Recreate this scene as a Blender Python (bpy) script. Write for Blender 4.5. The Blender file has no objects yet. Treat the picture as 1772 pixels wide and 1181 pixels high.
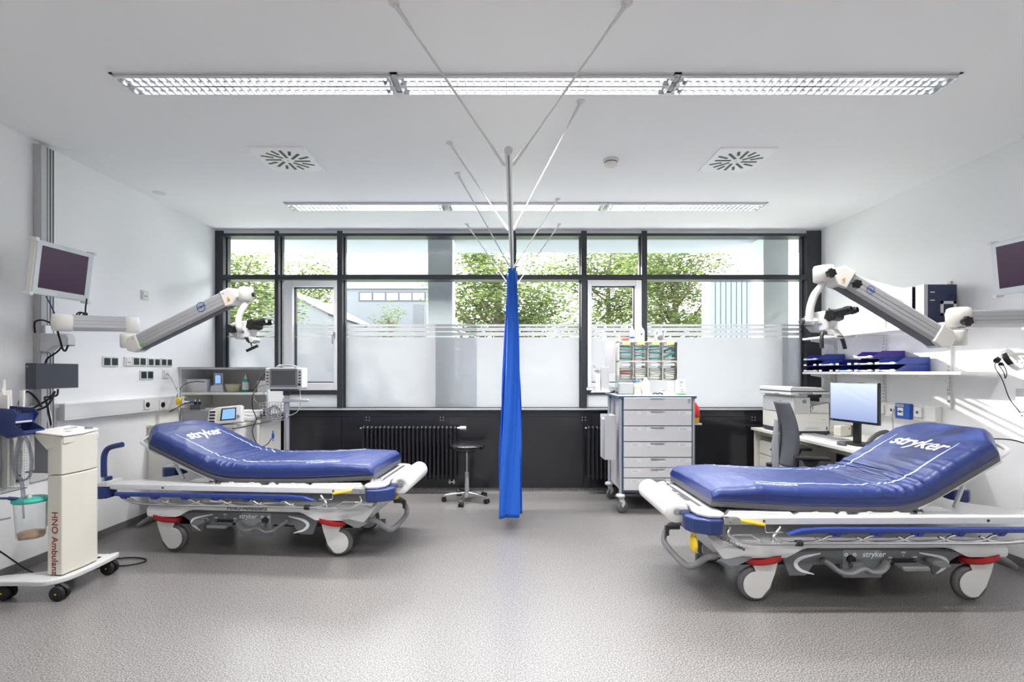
import bpy, bmesh, math, random
from mathutils import Vector, Matrix, noise
PI = math.pi
C = bpy.context.scene.collection
S = bpy.context.scene
random.seed(7)

# ------------------------------------------------------------------ camera, world, sun, exposure
CZ = 1.38                      # eye height; room axes: x right, y into the room, z up
cam_d = bpy.data.cameras.new('camera'); cam = bpy.data.objects.new('camera', cam_d); C.objects.link(cam)
cam.location = (0, 0, CZ); cam.rotation_euler = (PI/2, 0, 0)
cam_d.sensor_width = 36; cam_d.lens = 17.0; cam_d.shift_x = 0.0062; cam_d.shift_y = 0.03076
cam_d.clip_start = 0.05; cam_d.clip_end = 300
S.camera = cam
S.view_settings.view_transform = 'Standard'; S.view_settings.look = 'None'
S.view_settings.gamma = 1; S.view_settings.use_curve_mapping = False
S.view_settings.exposure = 1.76
try:
    S.cycles.use_denoising = True; S.cycles.max_bounces = 12; S.cycles.diffuse_bounces = 6
    S.cycles.transparent_max_bounces = 24; S.cycles.sample_clamp_indirect = 8
    S.cycles.caustics_reflective = False; S.cycles.caustics_refractive = False
except Exception: pass
world = bpy.data.worlds.new('sky'); S.world = world; world.use_nodes = True
wn = world.node_tree.nodes; wl = world.node_tree.links
bg = wn['Background']
sky = wn.new('ShaderNodeTexSky'); sky.sky_type = 'HOSEK_WILKIE'; sky.turbidity = 8.0; sky.ground_albedo = 0.5
sky.sun_direction = Vector((-0.55, 0.72, 0.42)).normalized()
mixw = wn.new('ShaderNodeMixRGB'); mixw.inputs[0].default_value = 0.80
mixw.inputs[2].default_value = (0.94, 0.96, 1.0, 1)
wl.new(sky.outputs[0], mixw.inputs[1]); wl.new(mixw.outputs[0], bg.inputs[0])
bg.inputs[1].default_value = 4.0
sun_d = bpy.data.lights.new('sun', 'SUN'); sun = bpy.data.objects.new('sun', sun_d); C.objects.link(sun)
sun_d.energy = 3.2; sun_d.angle = math.radians(0.8); sun_d.color = (1, 0.95, 0.86)
sun.rotation_euler = Vector((0.50, -0.78, -0.31)).to_track_quat('-Z', 'Y').to_euler()
sun.location = (-4, 12, 8)
LAMP_W = 10.5                  # watts per ceiling luminaire

# ------------------------------------------------------------------ helpers
def at(px, py, Y):             # world point seen at a pixel, at depth Y
    return Vector(((px-875)*Y/837, Y, CZ-(py-645)*Y/837))

class MB:
    def __init__(s): s.v = []; s.f = []; s.m = []; s.s = []; s.cur = 0
    def mat(s, i): s.cur = i; return s
    def add(s, vs, fs, smooth=False):
        b = len(s.v); s.v += [tuple(v) for v in vs]
        for f in fs:
            s.f.append(tuple(b+i for i in f)); s.m.append(s.cur); s.s.append(smooth)
        return s
    def box(s, x0, x1, y0, y1, z0, z1):
        if x0 > x1: x0, x1 = x1, x0
        if y0 > y1: y0, y1 = y1, y0
        if z0 > z1: z0, z1 = z1, z0
        return s.add([(x0,y0,z0),(x1,y0,z0),(x1,y1,z0),(x0,y1,z0),(x0,y0,z1),(x1,y0,z1),(x1,y1,z1),(x0,y1,z1)],
            [(3,2,1,0),(4,5,6,7),(0,1,5,4),(1,2,6,5),(2,3,7,6),(3,0,4,7)])
    def obox(s, c, size, rot=None):
        b = len(s.v); a = [d/2 for d in size]
        s.box(-a[0],a[0],-a[1],a[1],-a[2],a[2])
        R = rot if rot is not None else Matrix.Identity(3); c = Vector(c)
        for i in range(b, len(s.v)): s.v[i] = tuple(R @ Vector(s.v[i]) + c)
        return s
    def xf(s, M, start=0):
        for i in range(start, len(s.v)): s.v[i] = tuple(M @ Vector(s.v[i]))
        return s
    def cyl(s, p0, p1, r0, r1=None, n=16, caps=True, smooth=True):
        r1 = r0 if r1 is None else r1
        p0 = Vector(p0); p1 = Vector(p1); d = (p1-p0).normalized()
        u = d.orthogonal().normalized(); w = d.cross(u)
        vs = []
        for p, r in ((p0,r0),(p1,r1)):
            for k in range(n):
                a = 2*PI*k/n; vs.append(p+u*(r*math.cos(a))+w*(r*math.sin(a)))
        s.add(vs, [(k,(k+1)%n,n+(k+1)%n,n+k) for k in range(n)], smooth)
        if caps:
            s.add(vs[:n], [tuple(reversed(range(n)))]); s.add(vs[n:], [tuple(range(n))])
        return s
    def tube(s, pts, r, n=8, closed=False, radii=None):
        pts = [Vector(p) for p in pts]; N = len(pts); vs = []
        u = None
        for i, p in enumerate(pts):
            if closed: d = pts[(i+1)%N]-pts[i-1]
            else: d = pts[min(i+1,N-1)]-pts[max(i-1,0)]
            d.normalize()
            if u is None: u = d.orthogonal().normalized()
            else:
                u = u-d*u.dot(d)
                u = u.normalized() if u.length > 1e-6 else d.orthogonal().normalized()
            w = d.cross(u); rr = radii[i] if radii else r
            for k in range(n):
                a = 2*PI*k/n; vs.append(p+u*(rr*math.cos(a))+w*(rr*math.sin(a)))
        fs = []
        for i in range(N if closed else N-1):
            for k in range(n):
                fs.append((i*n+k, i*n+(k+1)%n, ((i+1)%N)*n+(k+1)%n, ((i+1)%N)*n+k))
        s.add(vs, fs, True)
        if not closed:
            s.add(vs[:n], [tuple(reversed(range(n)))]); s.add(vs[-n:], [tuple(range(n))])
        return s
    def lathe(s, prof, c=(0,0,0), n=24, M=None, smooth=True):
        c = Vector(c); vs = []
        for r, z in prof:
            for k in range(n):
                a = 2*PI*k/n; p = Vector((r*math.cos(a), r*math.sin(a), z))
                vs.append((M@p if M is not None else p)+c)
        L = len(prof); fs = []
        for i in range(L-1):
            for k in range(n): fs.append((i*n+k, i*n+(k+1)%n, (i+1)*n+(k+1)%n, (i+1)*n+k))
        s.add(vs, fs, smooth)
        if prof[0][0] > 1e-5: s.add(vs[:n], [tuple(reversed(range(n)))])
        if prof[-1][0] > 1e-5: s.add(vs[-n:], [tuple(range(n))])
        return s
    def prism(s, poly, plane, w0, w1):   # plane: 'xz' extrudes y, 'xy' extrudes z, 'yz' extrudes x
        m = {'xz': lambda a,b,w:(a,w,b), 'xy': lambda a,b,w:(a,b,w), 'yz': lambda a,b,w:(w,a,b)}[plane]
        n = len(poly)
        vs = [m(a,b,w0) for a,b in poly]+[m(a,b,w1) for a,b in poly]
        return s.add(vs, [tuple(reversed(range(n))), tuple(range(n,2*n))]+[(k,(k+1)%n,n+(k+1)%n,n+k) for k in range(n)])
    def sph(s, c, r, nu=16, nv=10):
        r = (r,r,r) if not hasattr(r,'__len__') else r; c = Vector(c); vs = []; fs = []
        for i in range(nv+1):
            t = PI*i/nv
            for k in range(nu):
                a = 2*PI*k/nu
                vs.append(c+Vector((r[0]*math.sin(t)*math.cos(a), r[1]*math.sin(t)*math.sin(a), r[2]*math.cos(t))))
        for i in range(nv):
            for k in range(nu): fs.append((i*nu+k, (i+1)*nu+k, (i+1)*nu+(k+1)%nu, i*nu+(k+1)%nu))
        return s.add(vs, fs, True)
    def grid(s, fn, nu, nv, smooth=True, wrap=False):
        vs = [fn(i/nu, j/nv) for i in range(nu+1) for j in range(nv+(0 if wrap else 1))]
        w = nv if wrap else nv+1; fs = []
        for i in range(nu):
            for j in range(nv):
                j2 = (j+1)%w if wrap else j+1
                fs.append((i*w+j, i*w+j2, (i+1)*w+j2, (i+1)*w+j))
        return s.add(vs, fs, smooth)
    def torus(s, c, R, r, M=None, n=28, k=8):
        c = Vector(c); pts = []
        for i in range(n):
            a = 2*PI*i/n; p = Vector((R*math.cos(a), R*math.sin(a), 0)); pts.append((M@p if M is not None else p)+c)
        return s.tube(pts, r, k, closed=True)
    def ext(s, o):
        b = len(s.v); s.v += o.v
        for f, m, q in zip(o.f, o.m, o.s): s.f.append(tuple(b+i for i in f)); s.m.append(m); s.s.append(q)
        return s

def rrect(x0, y0, x1, y1, r, n=4):
    out = []
    for cx, cy, a0 in ((x1-r,y1-r,0),(x0+r,y1-r,PI/2),(x0+r,y0+r,PI),(x1-r,y0+r,3*PI/2)):
        for k in range(n+1):
            a = a0+PI/2*k/n; out.append((cx+r*math.cos(a), cy+r*math.sin(a)))
    return out

def smooth_path(pts, k=6, closed=False):   # Catmull-Rom
    P = [Vector(p) for p in pts]; out = []; N = len(P)
    for i in range(N if closed else N-1):
        p1 = P[i]; p2 = P[(i+1)%N]
        p0 = P[i-1] if (i > 0 or closed) else p1*2-p2
        p3 = P[(i+2)%N] if (i+2 < N or closed) else p2*2-p1
        for j in range(k):
            t = j/k
            out.append(0.5*((2*p1)+(p2-p0)*t+(2*p0-5*p1+4*p2-p3)*t*t+(3*p1-p0-3*p2+p3)*t*t*t))
    if not closed: out.append(P[-1])
    return out

def build(name, mb, mats, parent=None, loc=(0,0,0), rot=(0,0,0), bevel=0, seg=2, label=None, solid=0):
    me = bpy.data.meshes.new(name); me.from_pydata(mb.v, [], mb.f)
    mats = mats if isinstance(mats, (list, tuple)) else [mats]
    for m in mats: me.materials.append(m)
    me.polygons.foreach_set('material_index', [min(i, len(mats)-1) for i in mb.m])
    me.polygons.foreach_set('use_smooth', mb.s); me.update()
    bm = bmesh.new(); bm.from_mesh(me); bmesh.ops.recalc_face_normals(bm, faces=bm.faces); bm.to_mesh(me); bm.free()
    o = bpy.data.objects.new(name, me); C.objects.link(o)
    o.location = loc; o.rotation_euler = rot
    if parent is not None: o.parent = parent
    if bevel:
        b = o.modifiers.new('bevel', 'BEVEL'); b.width = bevel; b.segments = seg; b.limit_method = 'ANGLE'; b.angle_limit = math.radians(50)
    if label: o['label'] = label
    return o
part = build
def tag(o, label, cat, group=None, kind=None):
    o['label'] = label; o['category'] = cat
    if group: o['group'] = group
    if kind: o['kind'] = kind
    return o
def thing(name, label, cat, loc=(0,0,0), rotz=0, group=None):
    o = bpy.data.objects.new(name, None); C.objects.link(o); o.empty_display_size = 0.1
    o.location = loc; o.rotation_euler = (0,0,rotz)
    return tag(o, label, cat, group)
def struct(name, mb, mats, bevel=0, parent=None, loc=(0,0,0)):
    o = build(name, mb, mats, parent, loc, bevel=bevel)
    if parent is None: o['kind'] = 'structure'
    return o
def dup(root, loc, rotz=0, label=None, group=None):
    r = root.copy(); C.objects.link(r); r.location = loc; r.rotation_euler = (0,0,rotz)
    if label: r['label'] = label
    if group: r['group'] = group
    for ch in list(root.children):
        c = ch.copy(); C.objects.link(c); c.parent = r
        for g in list(ch.children):
            d = g.copy(); C.objects.link(d); d.parent = c
    return r
def text_mb(body, size=0.05, bold=0.0, shear=0.0, spacing=1.0, align='CENTER', depth=0.0004):
    cu = bpy.data.curves.new('t', 'FONT'); cu.body = body; cu.size = size; cu.offset = bold; cu.shear = shear
    cu.space_character = spacing; cu.align_x = align; cu.align_y = 'CENTER'; cu.extrude = depth; cu.resolution_u = 4
    o = bpy.data.objects.new('t', cu); C.objects.link(o)
    dg = bpy.context.evaluated_depsgraph_get(); dg.update()
    me = bpy.data.meshes.new_from_object(o.evaluated_get(dg))
    mb = MB(); mb.add([v.co[:] for v in me.vertices], [tuple(p.vertices) for p in me.polygons])
    bpy.data.objects.remove(o); bpy.data.curves.remove(cu); bpy.data.meshes.remove(me)
    return mb
def frame(o, xdir, ydir):       # matrix: local x,y to given directions at origin o
    x = Vector(xdir).normalized(); y = Vector(ydir); y = (y-x*y.dot(x)).normalized(); z = x.cross(y)
    M = Matrix((x, y, z)).transposed().to_4x4(); M.translation = Vector(o); return M

# ------------------------------------------------------------------ materials
def srgb(r, g, b):
    f = lambda c: (c/255/12.92) if c/255 <= 0.04045 else ((c/255+0.055)/1.055)**2.4
    return (f(r), f(g), f(b), 1)
def mat(name, col, rough=0.5, metal=0.0, bump=0, bscale=200, var=0, vscale=8, spec=0.5, emit=None, estr=0, coat=0, trans=0, sheen=0):
    m = bpy.data.materials.new(name); m.use_nodes = True; nt = m.node_tree; N = nt.nodes; L = nt.links
    p = N['Principled BSDF']; col = srgb(*col)
    p.inputs['Base Color'].default_value = col; p.inputs['Roughness'].default_value = rough; p.inputs['Metallic'].default_value = metal
    p.inputs['Specular IOR Level'].default_value = spec
    if coat: p.inputs['Coat Weight'].default_value = coat; p.inputs['Coat Roughness'].default_value = 0.3
    if trans: p.inputs['Transmission Weight'].default_value = trans
    if sheen: p.inputs['Sheen Weight'].default_value = sheen
    tc = N.new('ShaderNodeTexCoord')
    nz = N.new('ShaderNodeTexNoise'); nz.inputs['Scale'].default_value = vscale; nz.inputs['Detail'].default_value = 3
    L.new(tc.outputs['Object'], nz.inputs['Vector'])
    mr = N.new('ShaderNodeMapRange'); mr.inputs['To Min'].default_value = max(0, rough-0.04); mr.inputs['To Max'].default_value = min(1, rough+0.04)
    L.new(nz.outputs['Fac'], mr.inputs['Value']); L.new(mr.outputs[0], p.inputs['Roughness'])
    if var:
        mx = N.new('ShaderNodeMixRGB'); mx.inputs[1].default_value = tuple(c*(1-var) for c in col[:3])+(1,)
        mx.inputs[2].default_value = tuple(min(1,c*(1+var)) for c in col[:3])+(1,)
        L.new(nz.outputs['Fac'], mx.inputs[0]); L.new(mx.outputs[0], p.inputs['Base Color'])
    if bump:
        n2 = N.new('ShaderNodeTexNoise'); n2.inputs['Scale'].default_value = bscale; L.new(tc.outputs['Object'], n2.inputs['Vector'])
        b = N.new('ShaderNodeBump'); b.inputs['Strength'].default_value = bump; b.inputs['Distance'].default_value = 0.002
        L.new(n2.outputs['Fac'], b.inputs['Height']); L.new(b.outputs[0], p.inputs['Normal'])
    if emit:
        p.inputs['Emission Color'].default_value = srgb(*emit); p.inputs['Emission Strength'].default_value = estr
    return m
def glassy(name, col, refl=0.08, rough=0.02, milk=0.0):   # thin clear sheet: mostly see-through, some mirror, optional milky scatter
    m = bpy.data.materials.new(name); m.use_nodes = True; nt = m.node_tree; N = nt.nodes; L = nt.links
    N.remove(N['Principled BSDF']); out = N['Material Output']
    t = N.new('ShaderNodeBsdfTransparent'); t.inputs[0].default_value = col
    g = N.new('ShaderNodeBsdfGlossy'); g.inputs['Roughness'].default_value = rough
    fr = N.new('ShaderNodeFresnel'); ge = N.new('ShaderNodeNewGeometry'); mi = N.new('ShaderNodeMapRange')
    mi.inputs['To Min'].default_value = 1.45; mi.inputs['To Max'].default_value = 1/1.45
    L.new(ge.outputs['Backfacing'], mi.inputs['Value']); L.new(mi.outputs[0], fr.inputs[0])
    mp = N.new('ShaderNodeMath'); mp.operation = 'MULTIPLY'; mp.inputs[1].default_value = refl/0.04; mp.use_clamp = True
    L.new(fr.outputs[0], mp.inputs[0])
    mx = N.new('ShaderNodeMixShader'); L.new(mp.outputs[0], mx.inputs[0])
    if milk:
        d = N.new('ShaderNodeBsdfTranslucent'); d.inputs[0].default_value = (0.385,0.39,0.41,1)
        d2 = N.new('ShaderNodeBsdfDiffuse'); d2.inputs[0].default_value = (0.385,0.39,0.41,1)
        md = N.new('ShaderNodeMixShader'); md.inputs[0].default_value = 0.22; L.new(d.outputs[0], md.inputs[1]); L.new(d2.outputs[0], md.inputs[2])
        m2 = N.new('ShaderNodeMixShader'); m2.inputs[0].default_value = milk; L.new(t.outputs[0], m2.inputs[1]); L.new(md.outputs[0], m2.inputs[2])
        L.new(m2.outputs[0], mx.inputs[1])
    else: L.new(t.outputs[0], mx.inputs[1])
    L.new(g.outputs[0], mx.inputs[2]); L.new(mx.outputs[0], out.inputs[0])
    return m
M = {}
M['wall'] = mat('wall paint', (245,245,246), 0.38, bump=0.03, bscale=120, spec=0.45)
M['ceil'] = mat('ceiling paint', (246,246,246), 0.9)
M['white'] = mat('white plastic', (224,224,223), 0.35)
M['cream'] = mat('cream plastic', (218,215,204), 0.4)
M['ivory'] = mat('ivory plastic', (228,226,220), 0.35)
M['lgrey'] = mat('light grey laminate', (200,200,202), 0.45)
M['mgrey'] = mat('mid grey plastic', (140,142,146), 0.45)
M['dgrey'] = mat('dark grey plastic', (74,76,80), 0.5)
M['pgrey'] = mat('pedal grey plastic', (128,128,130), 0.5)
M['black'] = mat('black plastic', (24,24,26), 0.4)
M['rubber'] = mat('black rubber', (20,20,21), 0.7)
M['tyre'] = mat('grey rubber tyre', (104,104,106), 0.65)
M['alu'] = mat('brushed aluminium', (196,198,202), 0.35, 0.55)
M['steel'] = mat('stainless steel', (200,200,202), 0.22, 0.95)
M['chrome'] = mat('chrome', (225,225,228), 0.08, 1.0)
M['frame_dark'] = mat('anthracite window frame', (44,46,52), 0.38, spec=0.5)
M['panel_dark'] = mat('anthracite wall panel', (33,33,37), 0.16, spec=0.55)
M['radiator'] = mat('black radiator paint', (34,35,40), 0.35)
M['navy'] = mat('navy plastic', (38,56,112), 0.35)
M['navybar'] = mat('blue rail plastic', (40,62,140), 0.32)
M['red'] = mat('red plastic', (190,34,38), 0.35)
M['yellow'] = mat('yellow plastic', (236,200,40), 0.4)
M['teal'] = mat('teal plastic', (60,180,165), 0.4)
M['green'] = mat('dark green socket', (14,58,48), 0.35)
M['paper'] = mat('white paper', (234,234,234), 0.8, bump=0.1, bscale=400)
M['print'] = mat('black print', (30,30,34), 0.6)
M['vinylwhite'] = mat('white print', (235,238,245), 0.5)
M['boxgrey'] = mat('dark steel box', (58,62,72), 0.5)
M['mattress'] = mat('blue coated fabric', (23,45,110), 0.46, spec=0.5, coat=0.2, bump=0.05, bscale=500)
M['mattbase'] = mat('grey coated fabric', (92,92,98), 0.55)
M['curtain'] = mat('blue curtain cloth', (26,94,198), 0.75, bump=0.08, bscale=700)
M['clear'] = glassy('clear plastic', (0.93,0.95,0.95,1), 0.08, 0.08)
M['cleartint'] = glassy('clear bin plastic', (0.97,0.975,0.97,1), 0.04, 0.1, 0.06)
# ------------------------------------------------------------------ room shell
XL, XR, YB, YF, ZC = -3.37, 3.66, 5.606, -2.6, 3.04
def floor_mat():
    m = mat('speckled vinyl', (170,165,164), 0.38, spec=0.6, coat=0.6); nt = m.node_tree; N = nt.nodes; L = nt.links; p = N['Principled BSDF']
    tc = N['Texture Coordinate']
    n1 = N.new('ShaderNodeTexNoise'); n1.inputs['Scale'].default_value = 150; n1.inputs['Detail'].default_value = 2
    L.new(tc.outputs['Object'], n1.inputs['Vector'])
    r1 = N.new('ShaderNodeValToRGB'); e = r1.color_ramp.elements
    e[0].position = 0.36; e[0].color = srgb(74,71,70); e[1].position = 0.5; e[1].color = srgb(108,105,104)
    e2 = e.new(0.63); e2.color = srgb(154,152,151)
    L.new(n1.outputs['Fac'], r1.inputs[0])
    n2 = N.new('ShaderNodeTexVoronoi'); n2.inputs['Scale'].default_value = 48; L.new(tc.outputs['Object'], n2.inputs['Vector'])
    lt = N.new('ShaderNodeMath'); lt.operation = 'LESS_THAN'; lt.inputs[1].default_value = 0.10; L.new(n2.outputs['Distance'], lt.inputs[0])
    mx = N.new('ShaderNodeMixRGB'); mx.inputs[2].default_value = srgb(78,72,70); L.new(r1.outputs[0], mx.inputs[1])
    ml = N.new('ShaderNodeMath'); ml.operation = 'MULTIPLY'; ml.inputs[1].default_value = 0.5; L.new(lt.outputs[0], ml.inputs[0]); L.new(ml.outputs[0], mx.inputs[0])
    L.new(mx.outputs[0], p.inputs['Base Color'])
    return m
M['floor'] = floor_mat()
struct('floor', MB().box(XL,XR,YF,YB,-0.05,0), M['floor'])
struct('ceiling', MB().box(XL-.2,XR+.2,YF-.2,YB+.02,ZC,ZC+0.2), M['ceil'])
struct('wall_left', MB().box(XL-0.15,XL,YF,YB+.15,-0.05,ZC), M['wall'])
struct('wall_right', MB().box(XR,XR+0.15,YF,YB+.15,-0.05,ZC), M['wall'])
struct('wall_front', MB().box(XL,XR,YF-0.15,YF,-0.05,ZC), M['wall'])
M['skirt'] = mat('grey vinyl skirting', (112,110,112), 0.5, var=0.12, vscale=120)
struct('baseboard_left', MB().box(XL,XL+.006,YF,YB,0.0,0.065), M['skirt'])
struct('baseboard_right', MB().box(XR-.006,XR,YF,YB,0.0,0.065), M['skirt'])
struct('baseboard_back', MB().box(XL+.006,XR-.006,YB-.004,YB,0.0,0.045), M['floor'])
# parapet of dark panels under the windows
wp = MB().box(XL,XR,YB+.006,YB+.16,0,0.945)
struct('wall_back', wp, M['panel_dark'])
pb = MB()
seams = [XL, -2.66, -1.9, -0.06, 0.90, 0.99, 1.66, XR]
for a, b in zip(seams[:-1], seams[1:]): pb.box(a+.003, b-.003, YB-.012, YB+.006, 0.045, 0.865)
pb.box(XL, XR, YB-.012, YB+.006, 0.870, 0.93)
struct('trim_1', pb, M['panel_dark'], bevel=0.0015)
bm_ = MB()
for px in (637, 765, 1010, 1303, 1372):
    x = (px-875)/149.3
    for dx in (-.017,.017):
        for dz in (-.017,.017): bm_.cyl((x+dx, YB-.016, 0.865-.02+dz), (x+dx, YB-.011, 0.865-.02+dz), 0.0055, n=8)
struct('trim_2', bm_, M['alu'])
struct('trim_3', MB().box(XL, XR, YB-.03, YB+.14, 0.945, 0.962), M['alu'], bevel=0.002)   # sill plate

# ------------------------------------------------------------------ window wall
def wx(px): return (px-875)/149.3
def wz(py): return CZ+(645-py)/149.3
YG = YB+.10
fr = MB()
verts_px = [(372,386),(475,481.5),(583,592),(886,892),(1006,1015.5),(1111,1120),(1396.5,1424)]
for a, b in verts_px: fr.box(wx(a), wx(b), YB-.002, YB+.16, 0.962, wz(399.5))
fr.box(XL, XR, YB+.0, YB+.16, wz(408.5), wz(403.8))       # head
fr.box(XL, XR, YB+.0, YB+.16, wz(484), wz(475.5))          # transom
fr.box(XL, XR, YB+.05, YB+.16, 0.955, wz(706))
struct('trim_4', fr, M['frame_dark'], bevel=0.003)
struct('trim_5', MB().box(XL, XR, YB+.012, YB+.16, wz(403.8), ZC), M['alu'])   # bright metal strip between window head and ceiling
edge = MB()
for a, b in verts_px:                                           # slim glazing beads beside each mullion
    for e in (wx(a)-.012, wx(b)): edge.box(e, e+.012, YB+.07, YB+.13, 0.965, wz(409))
struct('trim_6', edge, M['frame_dark'])
M['glass'] = glassy('window glass', (0.97,0.98,0.98,1), 0.04, 0.0)
M['frost'] = glassy('frosted window film', (0.98,0.99,1.0,1), 0.04, 0.25, 0.90)
bays = [(386,475),(481.5,583),(592,886),(892,1006),(1015.5,1111),(1120,1396.5)]
oper = {1:(491,583.5,486,676), 4:(1017,1110.5,485,672)}
film = [(560,564),(566,572),(574,580.5),(583,706)]
wi = 0
for i, (a, b) in enumerate(bays):
    wi += 1
    struct('window_%d'%wi, MB().box(wx(a), wx(b), YG, YG+.006, wz(475.5), wz(408.5)), M['glass'])
    wi += 1
    if i in oper:
        x0, x1, y0, y1 = oper[i]
        X0, X1, Z0, Z1 = wx(x0), wx(x1), wz(y1), wz(y0)
        g0, g1, h0, h1 = (wx(506), wx(577), wz(663), wz(496)) if i == 1 else (wx(1024), wx(1100), wz(663), wz(494))
        g = struct('window_%d'%wi, MB().box(g0, g1, YG, YG+.006, h0, h1), M['glass'])
        fm = MB()
        for (p, q, r, t) in ((X0,g0,Z0,Z1),(g1,X1,Z0,Z1),(g0,g1,Z0,h0),(g0,g1,h1,Z1)): fm.box(p,q,YB-.005,YB+.07,r,t)
        M['sash'] = M.get('sash') or mat('light grey sash', (206,207,210), 0.4)
        struct('sash', fm, M['sash'], bevel=0.006, parent=g)
        fm = MB()
        for (p, q, r, t) in ((g0,g0+.012,h0,h1),(g1-.012,g1,h0,h1),(g0,g1,h0,h0+.012),(g0,g1,h1-.012,h1)): fm.box(p,q,YB+.055,YB+.1,r,t)
        struct('gasket', fm, M['frame_dark'], parent=g)
        hx = wx(578.5) if i == 1 else wx(1104)
        hm = MB().box(hx-.014,hx+.014,YB-.014,YB-.005,wz(584),wz(575))
        hm.tube(smooth_path([(hx,YB-.01,wz(579)),(hx,YB-.05,wz(579)),(hx-.004,YB-.055,wz(581)),(hx-.004,YB-.055,wz(596))],4), .009, 8)
        struct('handle', hm, M['steel'], parent=g)
        zz = [(g0,g1,h0,h1)]
        # fixed strip below
        wi += 1
        tb = MB().box(wx(a),wx(b),YB,YB+.16,wz(683.5),wz(675.5)); struct('trim_%d'%(7+i), tb, M['frame_dark'], bevel=.003)
        struct('window_%d'%wi, MB().box(wx(a), wx(b), YG, YG+.006, wz(706), wz(683.5)), M['frost'])
        fl = MB()
        for p, q in film: fl.box(g0, g1, YG-.002, YG-.001, max(wz(q),h0), wz(p))
        struct('privacy_film', fl, M['frost'], parent=g)
    else:
        g = struct('window_%d'%wi, MB().box(wx(a), wx(b), YG, YG+.006, wz(706), wz(484)), M['glass'])
        fl = MB()
        for p, q in film: fl.box(wx(a), wx(b), YG-.002, YG-.001, wz(q), wz(p))
        struct('privacy_film', fl, M['frost'], parent=g)

# ------------------------------------------------------------------ outside
M['render'] = mat('white exterior render', (98,102,106), 0.9, var=0.05)
M['soffit'] = mat('white soffit render',(146,152,157),.9)
M['concrete'] = mat('pale concrete', (108,112,115), 0.85, var=0.08, vscale=3)
M['colgrey'] = mat('grey green concrete', (222,230,228), 0.8, var=0.06, vscale=4)
M['grass'] = mat('lawn', (96,112,70), 0.95, var=0.3, vscale=2)
M['paving'] = mat('terrace paving', (205,206,205), 0.9, var=0.06, vscale=3)
struct('roof_overhang', MB().box(XL-3, XR+3, YB+.17, 6.72, ZC+.0, ZC+.35), M['soffit'])
struct('terrace_ground', MB().box(-14, 14, YB+.17, 10, -0.3, -0.2), M['paving'])
struct('lawn_ground', MB().box(-60, 60, 10, 90, -0.4, -0.25), M['grass'])
col_root = solo_col = None
for k, (x0, x1) in enumerate(((-.95,-.647),(3.14,3.45))):
    o = build('concrete_column', MB().box(x0, x1, 5.89, 6.19, -.2, ZC), M['colgrey'], bevel=.008)
    tag(o, ['grey concrete column outside the wide window left of the curtain', 'grey concrete column outside the window beside the right wall'][k], 'column', 'columns outside the windows')
# building straight ahead
t = thing('flat_roofed_building', 'white flat-roofed building with a dark window strip behind the left wide window', 'building', (-5, 25, -.3))
w = MB().box(-3.4, .9, 0, 9, 0, 6.0); part('wall', w, M['render'], t)
w = MB().box(-3.5, 1.0, -.1, 9, 6.0, 6.75).box(-2.4,.9,1.5,9,6.75,7.3); part('roof_parapet', w, M['concrete'], t)
wd = MB().box(-2.6, .88, -.02, .2, 5.35, 5.85); f = part('window_strip', wd, M['frame_dark'], t)
wd = MB()
for k in range(5): wd.box(-2.5+k*.68, -1.92+k*.68, -.05, .1, 5.42, 5.78)
M['skyglass'] = mat('window pane reflecting sky', (130,142,152), 0.1, 0.3)
part('pane', wd, M['skyglass'], f)
part('door', MB().box(.25,.75,-.03,.1,2.2,5.2), M['dgrey'], t)
# shed at left
t = thing('pitched_shed', 'grey clad shed with sloping roof seen through the left opening window', 'shed', (-9.2, 18, -.3))
part('wall', MB().prism([(0,0),(2.6,0),(2.6,3.9),(1.1,4.65),(0,4.65)],'xz',0,5), M['concrete'], t)
part('roof', MB().prism([(-.1,4.65),(1.1,4.65),(2.7,3.85),(2.7,4.0),(1.1,4.8),(-.1,4.8)],'xz',-.1,5.1), M['mgrey'], t)
# annexe at right with vertical cladding
t = thing('clad_annexe', 'pale grey annexe with vertical cladding beyond the right window', 'building', (0,0,0))
M['clad'] = mat('grey cladding',(84,92,98),.6)
w = MB(); x = 4.66
while x < 6.3: w.box(x, x+.10, 11.0, 11.5, -.3, 3.55); w.box(x+.10, x+.12, 11.03, 11.5, -.3, 3.55); x += .12
part('wall', w, M['clad'], t); part('roof_edge', MB().box(4.7,6.4,10.95,11.55,3.55,3.62), M['alu'], t)

LEAF = []
for k, c in enumerate(((100,114,60),(66,84,44),(40,56,30))):
    m = bpy.data.materials.new('leaf %s'%['light','mid','dark'][k]); m.use_nodes = True; N = m.node_tree.nodes; L = m.node_tree.links
    p = N['Principled BSDF']; p.inputs['Base Color'].default_value = srgb(*c); p.inputs['Roughness'].default_value = .55
    tr = N.new('ShaderNodeBsdfTranslucent'); tr.inputs[0].default_value = srgb(min(255,c[0]+25), min(255,c[1]+25), c[2]+10)
    nz = N.new('ShaderNodeTexNoise'); nz.inputs['Scale'].default_value = 3
    mx = N.new('ShaderNodeMixShader'); mx.inputs[0].default_value = .5
    L.new(p.outputs[0], mx.inputs[1]); L.new(tr.outputs[0], mx.inputs[2]); L.new(mx.outputs[0], N['Material Output'].inputs[0])
    LEAF.append(m)
M['bark'] = mat('bark', (92,80,66), 0.9, var=.3, vscale=20)
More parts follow.
